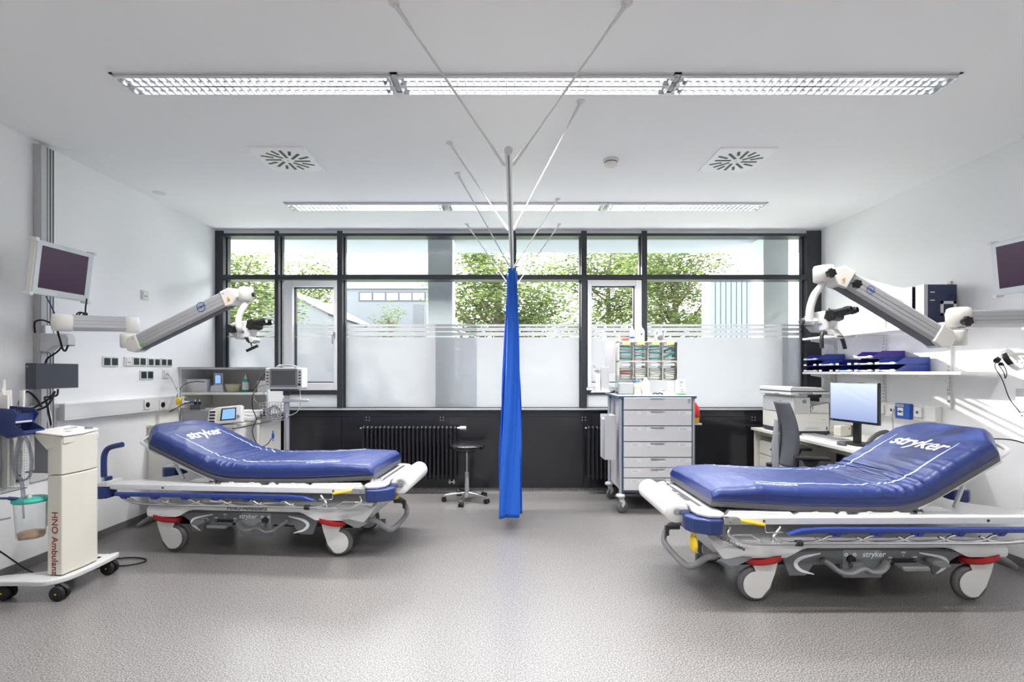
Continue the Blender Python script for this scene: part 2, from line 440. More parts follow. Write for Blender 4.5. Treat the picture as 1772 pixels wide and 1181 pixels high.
def tree(name, label, x, y, h, crown, n, seed, leaf=.13, z0=-.3, dense=1.0):
    rnd = random.Random(seed)
    t = thing(name, label, 'tree', (x, y, z0), 0, 'trees beyond the windows')
    tb = MB(); cw, ch = crown; cz = h-ch/2
    tb.tube([(0,0,0),(.05,0,h*.3),(-.05,0,h*.55),(.1,0,h*.8)], .2, 10, radii=[.22,.17,.12,.05])
    tips = []
    for k in range(18):
        a = rnd.uniform(0, 2*PI); z1 = rnd.uniform(h*.28, h*.7)
        rr = rnd.uniform(.5, .95); e = Vector((math.cos(a)*cw/2*rr, math.sin(a)*cw/2*rr*.8, min(h*.97, z1+rnd.uniform(.3,1.0)*ch*.35)))
        m = Vector((e.x*.5, e.y*.5, (z1+e.z)/2-.05))
        tb.tube(smooth_path([(0,0,z1),m,e],3), .05, 5, radii=[.065,.055,.05,.042,.035,.025,.012][:7])
        tips.append(e); tips.append(m)
    part('trunk', tb, M['bark'], t)
    lb = MB(); cl = []
    for k in range(int(95*dense)):
        if k < len(tips): cl.append(tips[k]+Vector((0,0,.1)))
        else:
            u = Vector((rnd.gauss(0,1),rnd.gauss(0,1),rnd.gauss(0,1))).normalized()*rnd.uniform(.3,1)
            cl.append(Vector((u.x*cw/2,u.y*cw/2*.8,cz+u.z*ch/2)))
    for k in range(n):
        c = rnd.choice(cl); s = cw*.075
        p = c+Vector((rnd.gauss(0,s),rnd.gauss(0,s),rnd.gauss(0,s*.62)))
        R = Matrix.Rotation(rnd.uniform(0,2*PI),3,'Z')@Matrix.Rotation(rnd.uniform(-1.2,1.2),3,'X')
        L_ = leaf*rnd.uniform(.7,1.3); W_ = L_*.42
        lb.mat(rnd.choice((0,0,1,1,2)))
        lb.add([p+R@Vector(q) for q in ((-L_/2,0,0),(-L_*.1,W_/2,.01),(L_/2,0,0),(-L_*.1,-W_/2,.01))],[(0,1,2,3)])
    part('foliage', lb, LEAF, t)
    return t
tree('maple_tree','light green tree behind the leftmost window bay', -8.3, 14.6, 5.6, (4.6,4.2), 17000, 3)
tree('maple_tree','small leafy tree in front of the white flat-roofed building', -5.1, 21.5, 4.9, (2.2,3.2), 2200, 5, .11)
tree('maple_tree','leafy tree seen just left of the blue curtain', -.2, 14.5, 6.3, (4.0,4.8), 18000, 9)
tree('maple_tree','large tree behind the opening window right of the curtain', 5.3, 24.8, 9.9, (7.4,7.8), 20000, 11, .19)
tree('maple_tree','darker tree with visible branches behind the right wide window', 6.0, 17.0, 6.9, (4.0,5.4), 16000, 17)
tree('maple_tree','distant tree rising above the sloping shed roof', -16.5, 39.0, 12.5, (9.5,8.0), 9000, 21, .28)
hz = MB(); rnd = random.Random(2)
for k in range(9000):
    p = Vector((rnd.uniform(-3,14), rnd.uniform(30.5,32), rnd.uniform(-.25,5.0+.5*math.sin(k*.01)))); R = Matrix.Rotation(rnd.uniform(0,6.3),3,'Z')@Matrix.Rotation(rnd.uniform(-1.2,1.2),3,'X')
    hz.mat(rnd.choice((1,2,2))).add([p+R@Vector(q) for q in ((-.16,0,0),(0,.07,0),(.16,0,0),(0,-.07,0))],[(0,1,2,3)])
tag(build('hedge', hz, LEAF), 'dark green hedge under the trees right of the curtain', 'hedge', kind='stuff')
t = thing('brick_house', 'small distant house with a dark red roof under the tree', 'house', (9.2, 37, -.3))
part('wall', MB().box(-1.5,1.8,0,4,0,3.3), M['render'], t)
part('roof', MB().prism([(-1.8,3.3),(2.1,3.3),(.15,5.0)],'xz',-.2,4.2), mat('dark red roof tiles',(120,72,66),.8), t)

# ------------------------------------------------------------------ ceiling luminaires
M['reflector'] = mat('mirror louvre aluminium', (232,234,238), 0.16, 0.9)
M['lamp'] = mat('fluorescent tube', (250,250,250), 0.4, emit=(255,252,246), estr=.8)
M['plate'] = mat('white enamel plate', (252,252,252), .5)
def luminaire(x0, Y0, label):
    L = 1.573; W = .186
    t = thing('ceiling_light', label, 'light', (x0, Y0, ZC), 0, 'recessed louvre luminaires in the ceiling')
    f = MB()
    for b in ((0,L,0,.012),(0,L,W-.012,W),(0,.02,0,W),(L-.02,L,0,W),(0,L,W/2-.004,W/2+.004)): f.box(b[0],b[1],b[2],b[3],-.006,-.0005)
    part('frame', f, M['white'], t)
    h = MB()                                  # reflector troughs hang in a shallow visible depth below the slab
    z1 = -.0006
    h.box(.02,L-.02,.012,W-.012,z1-.0006,z1)
    part('housing', h, M['reflector'], t)
    lv = MB(); n = 33
    for k in range(n+1):
        x = .02+(L-.04)*k/n
        for a, b in ((.014,W/2-.006),(W/2+.006,W-.014)):
            lv.add([(x-.009,a,-.0015),(x+.009,a,-.0015),(x+.009,b,-.0015),(x-.009,b,-.0015),(x-.0015,a,-.026),(x+.0015,a,-.026),(x+.0015,b,-.026),(x-.0015,b,-.026)],
                   [(0,1,5,4),(2,3,7,6),(1,2,6,5),(3,0,4,7),(4,5,6,7)])
    for a, b, s in ((.012,.016,1),(W/2-.008,W/2-.003,-1),(W/2+.003,W/2+.008,1),(W-.016,W-.012,-1)):
        lv.box(.02,L-.02,a,b,-.026,-.0015)
    part('louvre', lv, M['reflector'], t)
    tb = MB()
    for y in (W*.27, W*.73): tb.cyl((.05,y,-.010),(L-.05,y,-.010),.0065,n=10)
    part('tube', tb, M['lamp'], t)
    ld = bpy.data.lights.new('lamp_light','AREA'); ld.shape='RECTANGLE'; ld.size=L-.1; ld.size_y=W-.03; ld.energy=LAMP_W*(1.25 if Y0 > 4 else 1 if Y0 > 2 else .65); ld.color=(1,.985,.97); ld.spread=math.radians(118)
    lo = bpy.data.objects.new('lamp_light', ld); C.objects.link(lo); lo.parent = t; lo.location=(L/2,W/2,-.030)
    return t
names = ['left','middle','right']
for r, (Y0, xs, wh) in enumerate(((2.67,-2.195,'in the near row'),(4.71,-2.165,'in the far row by the windows'),(.63,-2.195,'in an added unseen row above the camera'),(-1.41,-2.195,'in an added unseen row behind the camera'))):  # last two rows are out of view, added as fill for the room
    for k in range(3):
        luminaire(xs+k*1.5755, Y0, '%s section of the recessed louvre light %s'%(names[k], wh))
# swirl diffusers
def diffuser(x, y, label):
    t = thing('ceiling_diffuser', label, 'air vent', (x, y, ZC), 0, 'square swirl air diffusers in the ceiling')
    part('face_plate', MB().box(-.212,.212,-.212,.212,-.012,0), M['plate'], t, bevel=.002)
    s = MB()
    for k in range(16):
        a = 2*PI*k/16+PI/16*0; R = Matrix.Rotation(a,3,'Z')
        r0, r1 = (.045,.168) if k%2==0 else (.10,.190)
        if k in (3,5,11,13): r1 = .17
        s.obox(R@Vector(((r0+r1)/2, .012, -.0125)), (r1-r0,.021,.0016), R)
    part('slot', s, M['black'], t)
    p = MB().cyl((0,0,-.0125),(0,0,-.014),.008,n=10)
    for q in (-1,1):
        for w in (-1,1): p.cyl((q*.19,w*.19,-.012),(q*.19,w*.19,-.0135),.004,n=8)
    part('screw', p, M['alu'], t)
diffuser(-1.69, 3.757, 'square swirl air diffuser in the ceiling left of the curtain rail')
diffuser(1.795, 3.77, 'square swirl air diffuser in the ceiling right of the curtain rail')
t = thing('smoke_detector','round white smoke detector on the ceiling right of the curtain rail','smoke detector',(.82,3.77,ZC))
part('base', MB().lathe([(.062,0),(.062,-.012),(.052,-.016)],n=28), M['ivory'], t)
part('dome', MB().lathe([(.048,-.014),(.05,-.03),(.046,-.045),(.03,-.055),(0,-.056)],n=28), M['ivory'], t)
part('vent', MB().lathe([(.0505,-.022),(.0505,-.028)],n=28), M['black'], t)
tag(build('ceiling_cover', MB().lathe([(.052,0),(.052,-.003),(.048,-.005),(0,-.005)],(-3.2,4.467,ZC),n=28), M['white']), 'flat round white cover plate on the ceiling near the left wall','cover plate')

# ------------------------------------------------------------------ curtain rail with struts
rail = thing('curtain_rail','white curtain rail on slanted ceiling struts above the blue curtain','curtain rail',(0,0,0))
RZ = 2.32
def rx(Y): return .012+(Y-2.05)*.0195
rb = MB()
d0 = Vector((rx(2.05),2.05,RZ)); d1 = Vector((rx(5.59),5.59,RZ))
rb.cyl(d0, d1, .0165, n=20); rb.cyl(d0-Vector((0,.006,0)), d0, .018, n=20)
part('rail_tube', rb, M['white'], rail)
rb = MB().box(-.004,.004,0,3.54,-.0175,-.0155); rb.xf(Matrix.Translation(d0)@Matrix.Rotation(-math.atan(.0195),4,'Z')); part('track_slot', rb, M['mgrey'], rail)
for (xa, ya, yb) in ((-.5,2.168,2.2),(.544,2.168,2.2),(-.404,3.49,3.2),(.459,2.956,3.2),(-.4,4.027,4.33),(.498,4.63,4.33),(-.433,5.406,5.4),(.6,5.406,5.4)):
    a = Vector((xa,ya,ZC-.004)); b = Vector((rx(yb)+(.016 if xa>0 else -.016),yb,RZ)); d = (b-a).normalized()
    st = MB().cyl(a+d*.03,b,.0055,n=10).cyl(a+d*.012,a+d*.13,.011,.0075,n=10).cyl(b-d*.11,b-d*.01,.0075,.0105,n=10)
    st.lathe([(.026,0),(.026,-.005),(.012,-.012),(0,-.013)],(xa,ya,ZC),n=18)
    part('strut', st, M['white'], rail)
# ------------------------------------------------------------------ curtain
def curtain():
    nz = 60; ns = 240; Y0, Y1 = 4.16, 4.84
    def f(u, v):
        z = .12+(2.295-.12)*v
        t = 1-v                                        # 0 top .. 1 bottom
        w = .028+.062*min(1,t*1.35)**.8
        ph = u*2*PI*6.5-PI/2
        y = Y0+.06*(1-t)*(1-u)+(Y1-Y0)*u
        if t < .04: ph *= 1+0; w = .03+.012*math.sin(u*60)
        x = rx(y)+w*math.sin(ph+.5*math.sin(3*t+u*4))+.012*math.sin(9*u+5*t)-.012*t
        y += (.016*math.sin(ph*3.5+1.5*t+.6)+.008*math.sin(ph*7+4*t))*min(1,.25+t*1.6)
        x += .005*math.sin(ph*4.5+3*t)*min(1,t*2)
        return Vector((x, y, z))
    m = MB().grid(f, ns, nz)
    o = build('curtain', m, M['curtain']); s = o.modifiers.new('thick','SOLIDIFY'); s.thickness = .002
    return o
tag(curtain(), 'long blue privacy curtain gathered in folds in the middle of the room', 'curtain')
# ------------------------------------------------------------------ patient stretcher (local: +x foot end, origin on the floor under its middle)
def arc_profile(pts, r=.16, k=10):     # side profile: straight runs joined by round bends; list of (x, z)
    out = [Vector((pts[0][0], 0, pts[0][1]))]
    for i in range(1, len(pts)-1):
        p = Vector((pts[i][0],0,pts[i][1])); a = (Vector((pts[i-1][0],0,pts[i-1][1]))-p); b = (Vector((pts[i+1][0],0,pts[i+1][1]))-p)
        ra = min(r, a.length*.45, b.length*.45); p0 = p+a.normalized()*ra; p2 = p+b.normalized()*ra
        for j in range(k+1):
            t = j/k; out.append(p0*(1-t)**2+p*2*t*(1-t)+p2*t*t)
    out.append(Vector((pts[-1][0],0,pts[-1][1])))
    return out
class Mattress:
    def __init__(s, ang, seed):
        c, n = math.cos(ang), math.sin(ang)
        s.path = arc_profile([(.985,.585),(.50,.553),(.16,.545),(-.235,.545),(-.235-.735*c,.545+.735*n)])
        s.cum = [0]
        for a, b in zip(s.path[:-1], s.path[1:]): s.cum.append(s.cum[-1]+(b-a).length)
        s.L = s.cum[-1]; s.bend = .985+.235; s.seed = seed
    def pt(s, d):                       # point and normal on the underside at arc length d
        d = max(0, min(s.L, d)); i = 0
        while i < len(s.cum)-2 and s.cum[i+1] < d: i += 1
        t = (d-s.cum[i])/max(1e-9, s.cum[i+1]-s.cum[i]); p = s.path[i].lerp(s.path[i+1], t)
        a = s.path[max(0,i-1)]; b = s.path[min(len(s.path)-1,i+2)]; q = (b-a).normalized()
        return p, Vector((q.z, 0, -q.x)), q
    def half(s, d):                     # half width with chamfered head corners
        h = .362
        e = s.L-d
        if e < .13: h -= (.13-e)*1.05
        if d < .03: h -= (.03-d)**2/.06*1.0
        return h
    def thick(s, d): return .107+.030*min(1, d/.30)
    def top(s, d, y, lift=0.0):
        p, n, q = s.pt(d); h = s.half(d); u = abs(y)/h
        th = s.thick(d)+.008*(1-u*u)
        edge = max(0, (u-.90)/.10); th -= .022*edge**2
        e2 = max(0, 1-d/.05); th -= .03*e2**2
        e3 = max(0, 1-(s.L-d)/.05); th -= .016*e3**2
        w = 0                           # creases of the cover around the bend
        g = math.exp(-((d-s.bend+.03)/.25)**2)
        sd = s.seed
        def rdg(v): return (1-abs(noise.noise(Vector(v))*2.2))**2
        w += .0150*g*(rdg((d*13+sd, y*2.3, sd))-.5)
        w += .0065*g*(rdg((d*30+y*3, y*4, sd+4))-.4)*(.35+u)
        w += .0035*(rdg((d*6, y*5+3, sd+9))-.5)
        w += .0016*rdg((d*22, y*9, sd+2))*(.2+u)
        return p+n*(th+w+lift)+Vector((0, y, 0))
    def shell(s):
        ns, nt = 240, 72; z0 = .036
        def f(a, b):
            d = s.L*a; p, n, q = s.pt(d); h = s.half(d)
            if b < .70:                  # across the top
                y = -h+2*h*(b/.70); y = math.copysign(abs(y)**.98*h**.02, y)
                return s.top(d, y)
            t = (b-.70)/.30
            tl = s.top(d, h); zt = (tl-p).dot(n)
            if t < .36:
                k = t/.36; z = zt+(z0-zt)*k; w = .008*math.sin(PI*k)-(.004 if .42 < k < .52 else 0)+.003*noise.noise(Vector((d*14,k*3,s.seed)))*(1-k*.4)
                return p+n*z+Vector((0, h+w, 0))
            if t < .64:
                k = (t-.36)/.28; return p+n*z0+Vector((0, h-2*h*k, 0))
            k = (t-.64)/.36; z = z0+(zt-z0)*k; w = .008*math.sin(PI*k)-(.004 if .48 < k < .58 else 0)+.003*noise.noise(Vector((d*14,k*3,s.seed+5)))*(.6+.4*k)
            return p+n*z+Vector((0, -h-w, 0))
        m = MB().grid(f, ns, nt, wrap=True)
        m.f.append(tuple(range(nt))); m.m.append(0); m.s.append(False)
        m.f.append(tuple(reversed(range(ns*nt, (ns+1)*nt)))); m.m.append(0); m.s.append(False)
        return m
    def base(s):
        ns, nt = 100, 40
        def f(a, b):
            d = s.L*a; p, n, q = s.pt(d); h = s.half(d)-.002; a2 = 2*PI*b
            cx, cz = math.cos(a2), math.sin(a2)
            sx = math.copysign(min(1, abs(cx)*1.6)**1.0, cx); sz = math.copysign(min(1, abs(cz)*1.6), cz)
            return p+n*(.018+.0182*sz)+Vector((0, (h-.006*(sz < 0))*sx, 0))
        m = MB().grid(f, ns, nt, wrap=True)
        m.f.append(tuple(range(nt))); m.m.append(0); m.s.append(False)
        m.f.append(tuple(reversed(range(ns*nt, (ns+1)*nt)))); m.m.append(0); m.s.append(False)
        return m
    def ribbon(s, y0, d0, d1, w, taper=True):
        n = 150
        def f(a, b):
            d = d0+(d1-d0)*a; ww = w*(.35+.65*min(1, (d1-d)*4, (d-d0)*4+.2)) if taper else w
            return s.top(d, y0+ww*(b-.5)+.006*math.sin(d*2.2), .0012)
        return MB().grid(f, n, 2)
    def lettering(s, body, size, d0, y0, along=False, bold=.003, shear=.25, spacing=.95, flip=1, sub=True):
        t = text_mb(body, size, bold, shear, spacing, depth=0)
        me = bpy.data.meshes.new('x'); me.from_pydata(t.v, [], t.f); bm = bmesh.new(); bm.from_mesh(me)
        bmesh.ops.triangulate(bm, faces=bm.faces); bmesh.ops.subdivide_edges(bm, edges=[e for e in bm.edges if e.calc_length() > .012], cuts=3, use_grid_fill=False)
        bmesh.ops.triangulate(bm, faces=bm.faces)
        bm.verts.index_update(); m = MB()
        vs = []
        for v in bm.verts:
            x, y = v.co.x, v.co.y
            if along: vs.append(s.top(d0-x*flip, y0-y*flip*-1, .0018))
            else: vs.append(s.top(d0+y, y0+x, .0018))
        m.add(vs, [tuple(v.index for v in f.verts) for f in bm.faces]); bm.free(); bpy.data.meshes.remove(me)
        return m

def stretcher(label, loc, rotz, ang, seed):
    t = thing('patient_stretcher', label, 'stretcher', loc, rotz, 'wheeled patient stretchers')
    mt = Mattress(ang, seed)
    ma = part('mattress', mt.shell(), M['mattress'], t)
    part('mattress_base', mt.base(), M['mattbase'], ma, label='dark grey underside layer of the mattress')
    part('lettering', mt.lettering('stryker', .145, mt.L-.27, 0), M['vinylwhite'], ma, label='white maker lettering across the head end')
    part('small_lettering', mt.lettering('ComfortGel', .055, .42, -.285, along=True, bold=.001), M['stitch'], ma)
    part('small_lettering', mt.lettering('ComfortGel', .055, .42, .285, along=True, bold=.001, flip=-1), M['stitch'], ma)
    for y in (-.235, .235): part('decor_stripe', mt.ribbon(y, .30, mt.L-.20, .012), M['stitch'], ma, label='thin white printed stripe')
    # ---- litter frame
    for s in (-1, 1):
        b = MB().prism(rrect(-1.05,.492,.94,.532,.012,3),'xz', s*.372, s*.412)
        b.box(-.60,.935,s*.365,s*.40,.530,.536)
        part('side_beam', b, M['frame_w'], t, bevel=.003)
        d = MB()
        for x in (-.14,.02,.18,.34): d.prism([(x,.534),(x+.06,.534),(x+.035,.553),(x+.012,.553)],'xz', s*.355, s*.375)
        part('beam_spacer', d, M['white'], t)
        part('side_cover', MB().prism([(-.2,.534),(-.19,.545),(.10,.548),(.12,.534)],'xz', s*.30, s*.37), M['white'], t, bevel=.003)
        part('side_cover', MB().prism([(.24,.534),(.26,.548),(.46,.550),(.50,.534)],'xz', s*.30, s*.37), M['white'], t, bevel=.003)
        part('side_cover', MB().prism([(.50,.534),(.52,.553),(.88,.560),(.90,.534)],'xz', s*.33, s*.375), M['frame_w'], t, bevel=.003)
        # folded side rail: blue top bar and chrome zigzag bars below it
        r = MB(); y = s*.435
        pr = [(-.97,.452),(-.98,.478),(.36,.482),(.50,.474),(.58,.448),(.56,.440),(.42,.452),(-.92,.450)]
        r.prism(pr,'xz', s*.418, s*.452)
        sr = part('side_rail', r, M['navybar'], t, bevel=.006, seg=3, label='blue top bar of the folded side rail')
        lg = MB()
        for x in (-.90,-.66,-.42,-.18,.06,.30):
            lg.prism([(x-.045,.455),(x+.045,.455),(x+.02,.432),(x-.02,.432)],'xz', s*.424, s*.446)
            lg.cyl((x,s*.423,.44),(x,s*.452,.44),.008,n=10)
        part('hinge_lug', lg, M['navybar'], sr)
        cb = MB(); xs = [-.90,-.66,-.42,-.18,.06,.30]
        for i, x in enumerate(xs):
            cb.tube(smooth_path([(x,s*.436,.436),(x+.05,s*.442,.432),(x+.10,s*.446,.410),(x+.20,s*.446,.400),(x+.30,s*.446,.404),(x+.36,s*.440,.428)],4), .0075, 8)
        cb.tube(smooth_path([(-.90,s*.440,.43),(-.80,s*.446,.402),(-.60,s*.452,.394),(-.1,s*.452,.396),(.45,s*.452,.398),(.70,s*.450,.392),(.84,s*.446,.402),(.915,s*.425,.440),(.90,s*.405,.475)],5), .0095, 10)
        part('rail_bar', cb, M['steel'], sr)
        lk = MB().tube(smooth_path([(.66,s*.43,.402),(.655,s*.43,.43),(.62,s*.41,.455),(.60,s*.40,.475)],4), .010, 8)
        lk.tube([(.72,s*.435,.398),(.79,s*.435,.440),(.90,s*.43,.436)], .006, 8)
        part('rail_bar', lk, M['steel'], sr)
        part('rail_clip', MB().cyl((.505,s*.452,.398),(.54,s*.452,.398),.018,n=14), M['black'], sr)
        lv = MB().prism([(.70,.500),(.86,.530),(.87,.516),(.71,.488)],'xz', s*.415, s*.435)
        lr = part('release_lever', lv, M['yellow'], t, bevel=.004, label='yellow release lever')
        part('lever_hinge', MB().prism(rrect(.85,.50,.95,.54,.014,3),'xz', s*.405, s*.44).cyl((.90,s*.44,.517),(.90,s*.452,.517),.014,n=12), M['steel'], lr, bevel=.002)
        part('strap_hook', MB().tube(smooth_path([(.70,s*.42,.515),(.70,s*.424,.46),(.685,s*.43,.452),(.60,s*.425,.452)],3), .0035, 6), M['steel'], t)
        for x in (-.62, .70): part('bolt', MB().cyl((x,s*.405,.512),(x,s*.4145,.512),.008,n=10), M['black'], t)
    # cross tray, scissor deck
    w = MB().box(-.30,.92,-.33,.33,.525,.538)
    part('litter_deck', w, M['frame_w'], t, bevel=.003)
    hd = MB(); n = 14
    arc = [(-.30,.33),(-.30,-.33)]
    poly = [(-.28,-.37),(-.28,.37),(-1.07,.37),(-1.07,.30)]+[(-1.07+.30*math.sin(PI*k/n), .30-.60*k/n) for k in range(1,n)]+[(-1.07,-.30),(-1.07,-.37)]
    hd.prism(poly,'xy',.518,.530)
    part('head_tray', hd, M['frame_w'], t, bevel=.004)
    for s in (-1,1):
        hb = MB().prism([(-.34,.53),(-.30,.575),(-.44,.560),(-.52,.53)],'xz', s*.24, s*.30)
        part('pivot_bracket', hb, M['frame_w'], t, bevel=.004)
        part('pivot_pin', MB().cyl((-.245,s*.34,.545),(-.245,s*.372,.545),.009,n=10), M['steel'], t)
    # backrest plate, struts and push loop
    def bp(d, y, off=-.012):
        p, nn, q = mt.pt(d); return p+nn*off+Vector((0,y,0))
    b0, b1 = mt.bend+.03, mt.L-.02
    m = MB()
    vs = []
    for d, h in ((b0,.345),(b1-.10,.345),(b1,.24)):
        for off in (-.004,-.022): vs += [bp(d,-h,off), bp(d,h,off)]
    m.add(vs, [(0,1,5,4),(4,5,9,8),(3,2,6,7),(7,6,10,11),(0,4,6,2),(4,8,10,6),(1,3,7,5),(5,7,11,9),(0,2,3,1),(8,9,11,10)])
    br = part('backrest_plate', m, M['frame_w'], t, bevel=.003)
    lp = MB().tube(smooth_path([bp(b1-.16,-.30),bp(b1-.02,-.30),bp(b1+.075,-.26,.00),bp(b1+.095,-.15,.03),bp(b1+.095,.15,.03),bp(b1+.075,.26,.00),bp(b1-.02,.30),bp(b1-.16,.30)],6), .013, 10)
    part('head_loop', lp, M['white'], br)
    for s in (-1,1): part('gas_strut', MB().cyl(bp(b1-.14, s*.20), (-.62, s*.20, .53), .012, n=12), M['alu'], t)
    part('release_knob', MB().sph(bp(b1-.10,-.22,-.04),(.022,.018,.016),12,8), M['black'], br)
    part('release_knob', MB().sph(bp(b1-.10,.22,-.04),(.022,.018,.016),12,8), M['black'], br)
    # ---- bumpers and end covers
    for s in (-1,1):
        f = MB().prism([(.94,s*.40),(.955,s*.445),(1.03,s*.448),(1.11,s*.405),(1.14,s*.35),(1.14,s*.305),(1.06,s*.305),(.94,s*.30)],'xy',.440,.530)
        part('bumper', f, M['navy'], t, bevel=.012, seg=3, label='blue corner bumper')
        f = MB().prism([(-1.05,s*.36),(-1.05,s*.43),(-1.09,s*.452),(-1.20,s*.452),(-1.225,s*.42),(-1.225,s*.31),(-1.18,s*.28),(-1.09,s*.30)],'xy',.425,.515)
        part('bumper', f, M['navy'], t, bevel=.012, seg=3, label='blue corner bumper')
        f = MB().prism([(-1.19,.515),(-1.19,.530),(-1.10,.552),(-1.04,.562),(-1.04,.515)],'xz', s*.30, s*.44)
        part('corner_cover', f, M['white'], t, bevel=.008)
    f = MB().prism([(.93,-.40),(.96,-.43),(1.03,-.42),(1.075,-.37),(1.085,-.30),(1.085,.30),(1.075,.37),(1.03,.42),(.96,.43),(.93,.40)],'xy',.530,.562)
    part('foot_cover', f, M['white'], t, bevel=.014, seg=3)
    # push handles at the head: near one up, far one folded
    for s, up in ((-1,True),(1,False)):
        if (rotz > 1): up = not up
        hx, hy = -1.105, s*.40
        if up:
            h = MB().tube(smooth_path([(hx,hy,.585),(hx,hy,.72),(hx+.015,hy,.778),(hx+.055,hy,.81),(hx+.15,hy,.832)],6), .020, 14)
            hh = part('push_handle', h, M['navy'], t)
            part('handle_stem', MB().cyl((hx,hy,.515),(hx,hy,.595),.015,n=14), M['alu'], hh)
            part('handle_latch', MB().box(hx+.02,hx+.055,hy-.02,hy+.02,.54,.59), M['navy'], hh, bevel=.006)
        else:
            h = MB().tube(smooth_path([(hx+.05,hy-s*.06,.57),(hx+.18,hy-s*.10,.575),(hx+.26,hy-s*.13,.57)],4), .018, 12)
            part('push_handle', h, M['navy'], t)
    # ---- paper roll holder bracket
    for s in (-1,1):
        a = MB().box(.985,1.115,s*.285,s*.291,.488,.512)
        a = MB().prism(rrect(1.015,.521,1.185,.549,.013,4),'xz', s*.292, s*.297)
        part('roll_arm', a, M['steel'], t)
    part('roll_bar', MB().box(1.015,1.04,-.297,.297,.563,.570).box(1.085,1.09,-.297,.297,.53,.570).cyl((1.165,-.30,.535),(1.165,.30,.535),.009,n=12), M['steel'], t)
    part('roll_clamp', MB().box(.96,1.03,-.335,-.290,.562,.585).cyl((.965,-.335,.562),(.965,-.335,.592),.016,n=12), M['steel'], t, bevel=.003)
    # ---- base hood
    def hw(x):                       # half width of the hood along the length
        return .275+.055*max(0, min(1, (abs(x)-.42)/.12))
    secs = []
    xs = [-.86,-.80,-.72,-.60,-.52,-.44,-.30,0,.30,.44,.52,.60,.72,.80,.90,.965,.985]
    def zlow(x):
        if x < -.78: return .285+(x+.78)*-.1
        if x < -.55: return .278
        if x < -.45: return .278+(x+.55)*.52
        if x < .42: return .330
        if x < .54: return .330-(x-.42)*.43
        if x < .74: return .278
        if x < .88: return .278-(x-.74)*.37
        return .226+(x-.88)*1.4
    def ztop(x): return .405-.035*max(0,min(1,(-x-.55)/.3)) - .015*max(0,min(1,(.4-abs(x))/.2))
    hb = MB(); vs = []; K = 18; P = []
    xx = []
    for a, b in zip(xs[:-1], xs[1:]):
        for j in range(4): xx.append(a+(b-a)*j/4)
    xx.append(xs[-1])
    for x in xx:
        h = .36 if abs(x) > .52 else (.345+.015*max(0,(abs(x)-.42)/.10) if abs(x) > .42 else .345)
        e = 1
        if x < -.78: h *= math.sqrt(max(.05,1-((-.78-x)/.09)**2*.9))
        if x > .90: h *= 1-(x-.90)*1.6
        z0, z1 = zlow(x), ztop(x)
        if x < -.80: z1 -= (-.80-x)*.5
        ring = [(-h,z0),(-h*1.0,z0+(z1-z0)*.45),(-h*.93,z0+(z1-z0)*.80),(-h*.78,z1),(0,z1+.006),(h*.78,z1),(h*.93,z0+(z1-z0)*.80),(h,z0+(z1-z0)*.45),(h,z0)]
        P.append([(x,y,z) for y,z in ring])
    n = len(P[0]); vs = [p for r in P for p in r]; fs = []
    for i in range(len(P)-1):
        for k in range(n): fs.append((i*n+k, i*n+(k+1)%n, (i+1)*n+(k+1)%n, (i+1)*n+k))
    hb.add(vs, fs, True); hb.add(P[0],[tuple(range(n))]); hb.add(P[-1],[tuple(reversed(range(n)))])
    hood = part('base_hood', hb, M['frame_w'], t)
    hood.modifiers.new('e','EDGE_SPLIT').split_angle = math.radians(38)
    for s in (-1,1):               # painted grey swoosh over the panel and hydraulic columns
        cc = MB().cyl((.35*s,0,.40),(.35*s,0,.52),.075,n=24)
        part('lift_column', cc, M['mgrey'], t)
    part('chassis', MB().box(-.70,.76,-.20,.20,.17,.30), M['black'], t, bevel=.01)
    def arcband(pts, w0, w1):
        P = smooth_path([(a,0,b) for a,b in pts], 6); out1 = []; out2 = []
        for i, p in enumerate(P):
            d = (P[min(i+1,len(P)-1)]-P[max(i-1,0)]).normalized(); nn = Vector((-d.z,0,d.x)); w = w0+(w1-w0)*math.sin(PI*i/(len(P)-1))
            out1.append((p.x+nn.x*w/2, p.z+nn.z*w/2)); out2.append((p.x-nn.x*w/2, p.z-nn.z*w/2))
        return out1+out2[::-1]
    for s in (-1,1):
        y0, y1 = s*.318, s*.334
        poly = [(.545,.305),(.50,.312),(.30,.324),(.05,.328),(-.20,.326),(-.42,.316),(-.58,.305),(-.66,.292),(-.60,.285),(-.52,.275),(-.47,.245),(-.45,.162),(-.37,.160),
                (-.35,.215),(-.30,.228),(-.22,.232),(-.07,.235),(-.055,.150),(-.045,.145),(.175,.145),(.187,.152),(.20,.228),(.36,.225),(.405,.160),(.505,.160),(.53,.22),(.555,.29)]
        sp = part('side_panel', MB().prism(poly,'xz',y0,y1), M['panelgrey'], t, bevel=.004)
        part('panel_plate', MB().prism(rrect(-.05,.15,.185,.315,.012,3)[:],'xz',s*.334,s*.3375), M['panelmid'], sp)
        for dirn, c in ((1,.0),(-1,.08)):
            pts = [(.36,.170),(.44,.195),(.47,.235),(.43,.270),(.32,.295)] if dirn==1 else [(-.38,.172),(-.42,.20),(-.445,.235),(-.41,.268),(-.28,.296)]
            pl = arcband(pts,.006,.024)
            part('panel_arc', MB().prism(pl,'xz',s*.334,s*.338), M['vinylwhite'], sp, label='pale curved stripe')
        part('panel_shade', MB().prism(arcband([(.53,.296),(.40,.312),(.15,.322),(-.15,.322),(-.40,.312),(-.62,.292)],.004,.020),'xz',s*.3345,s*.3365), M['dgrey'], sp)
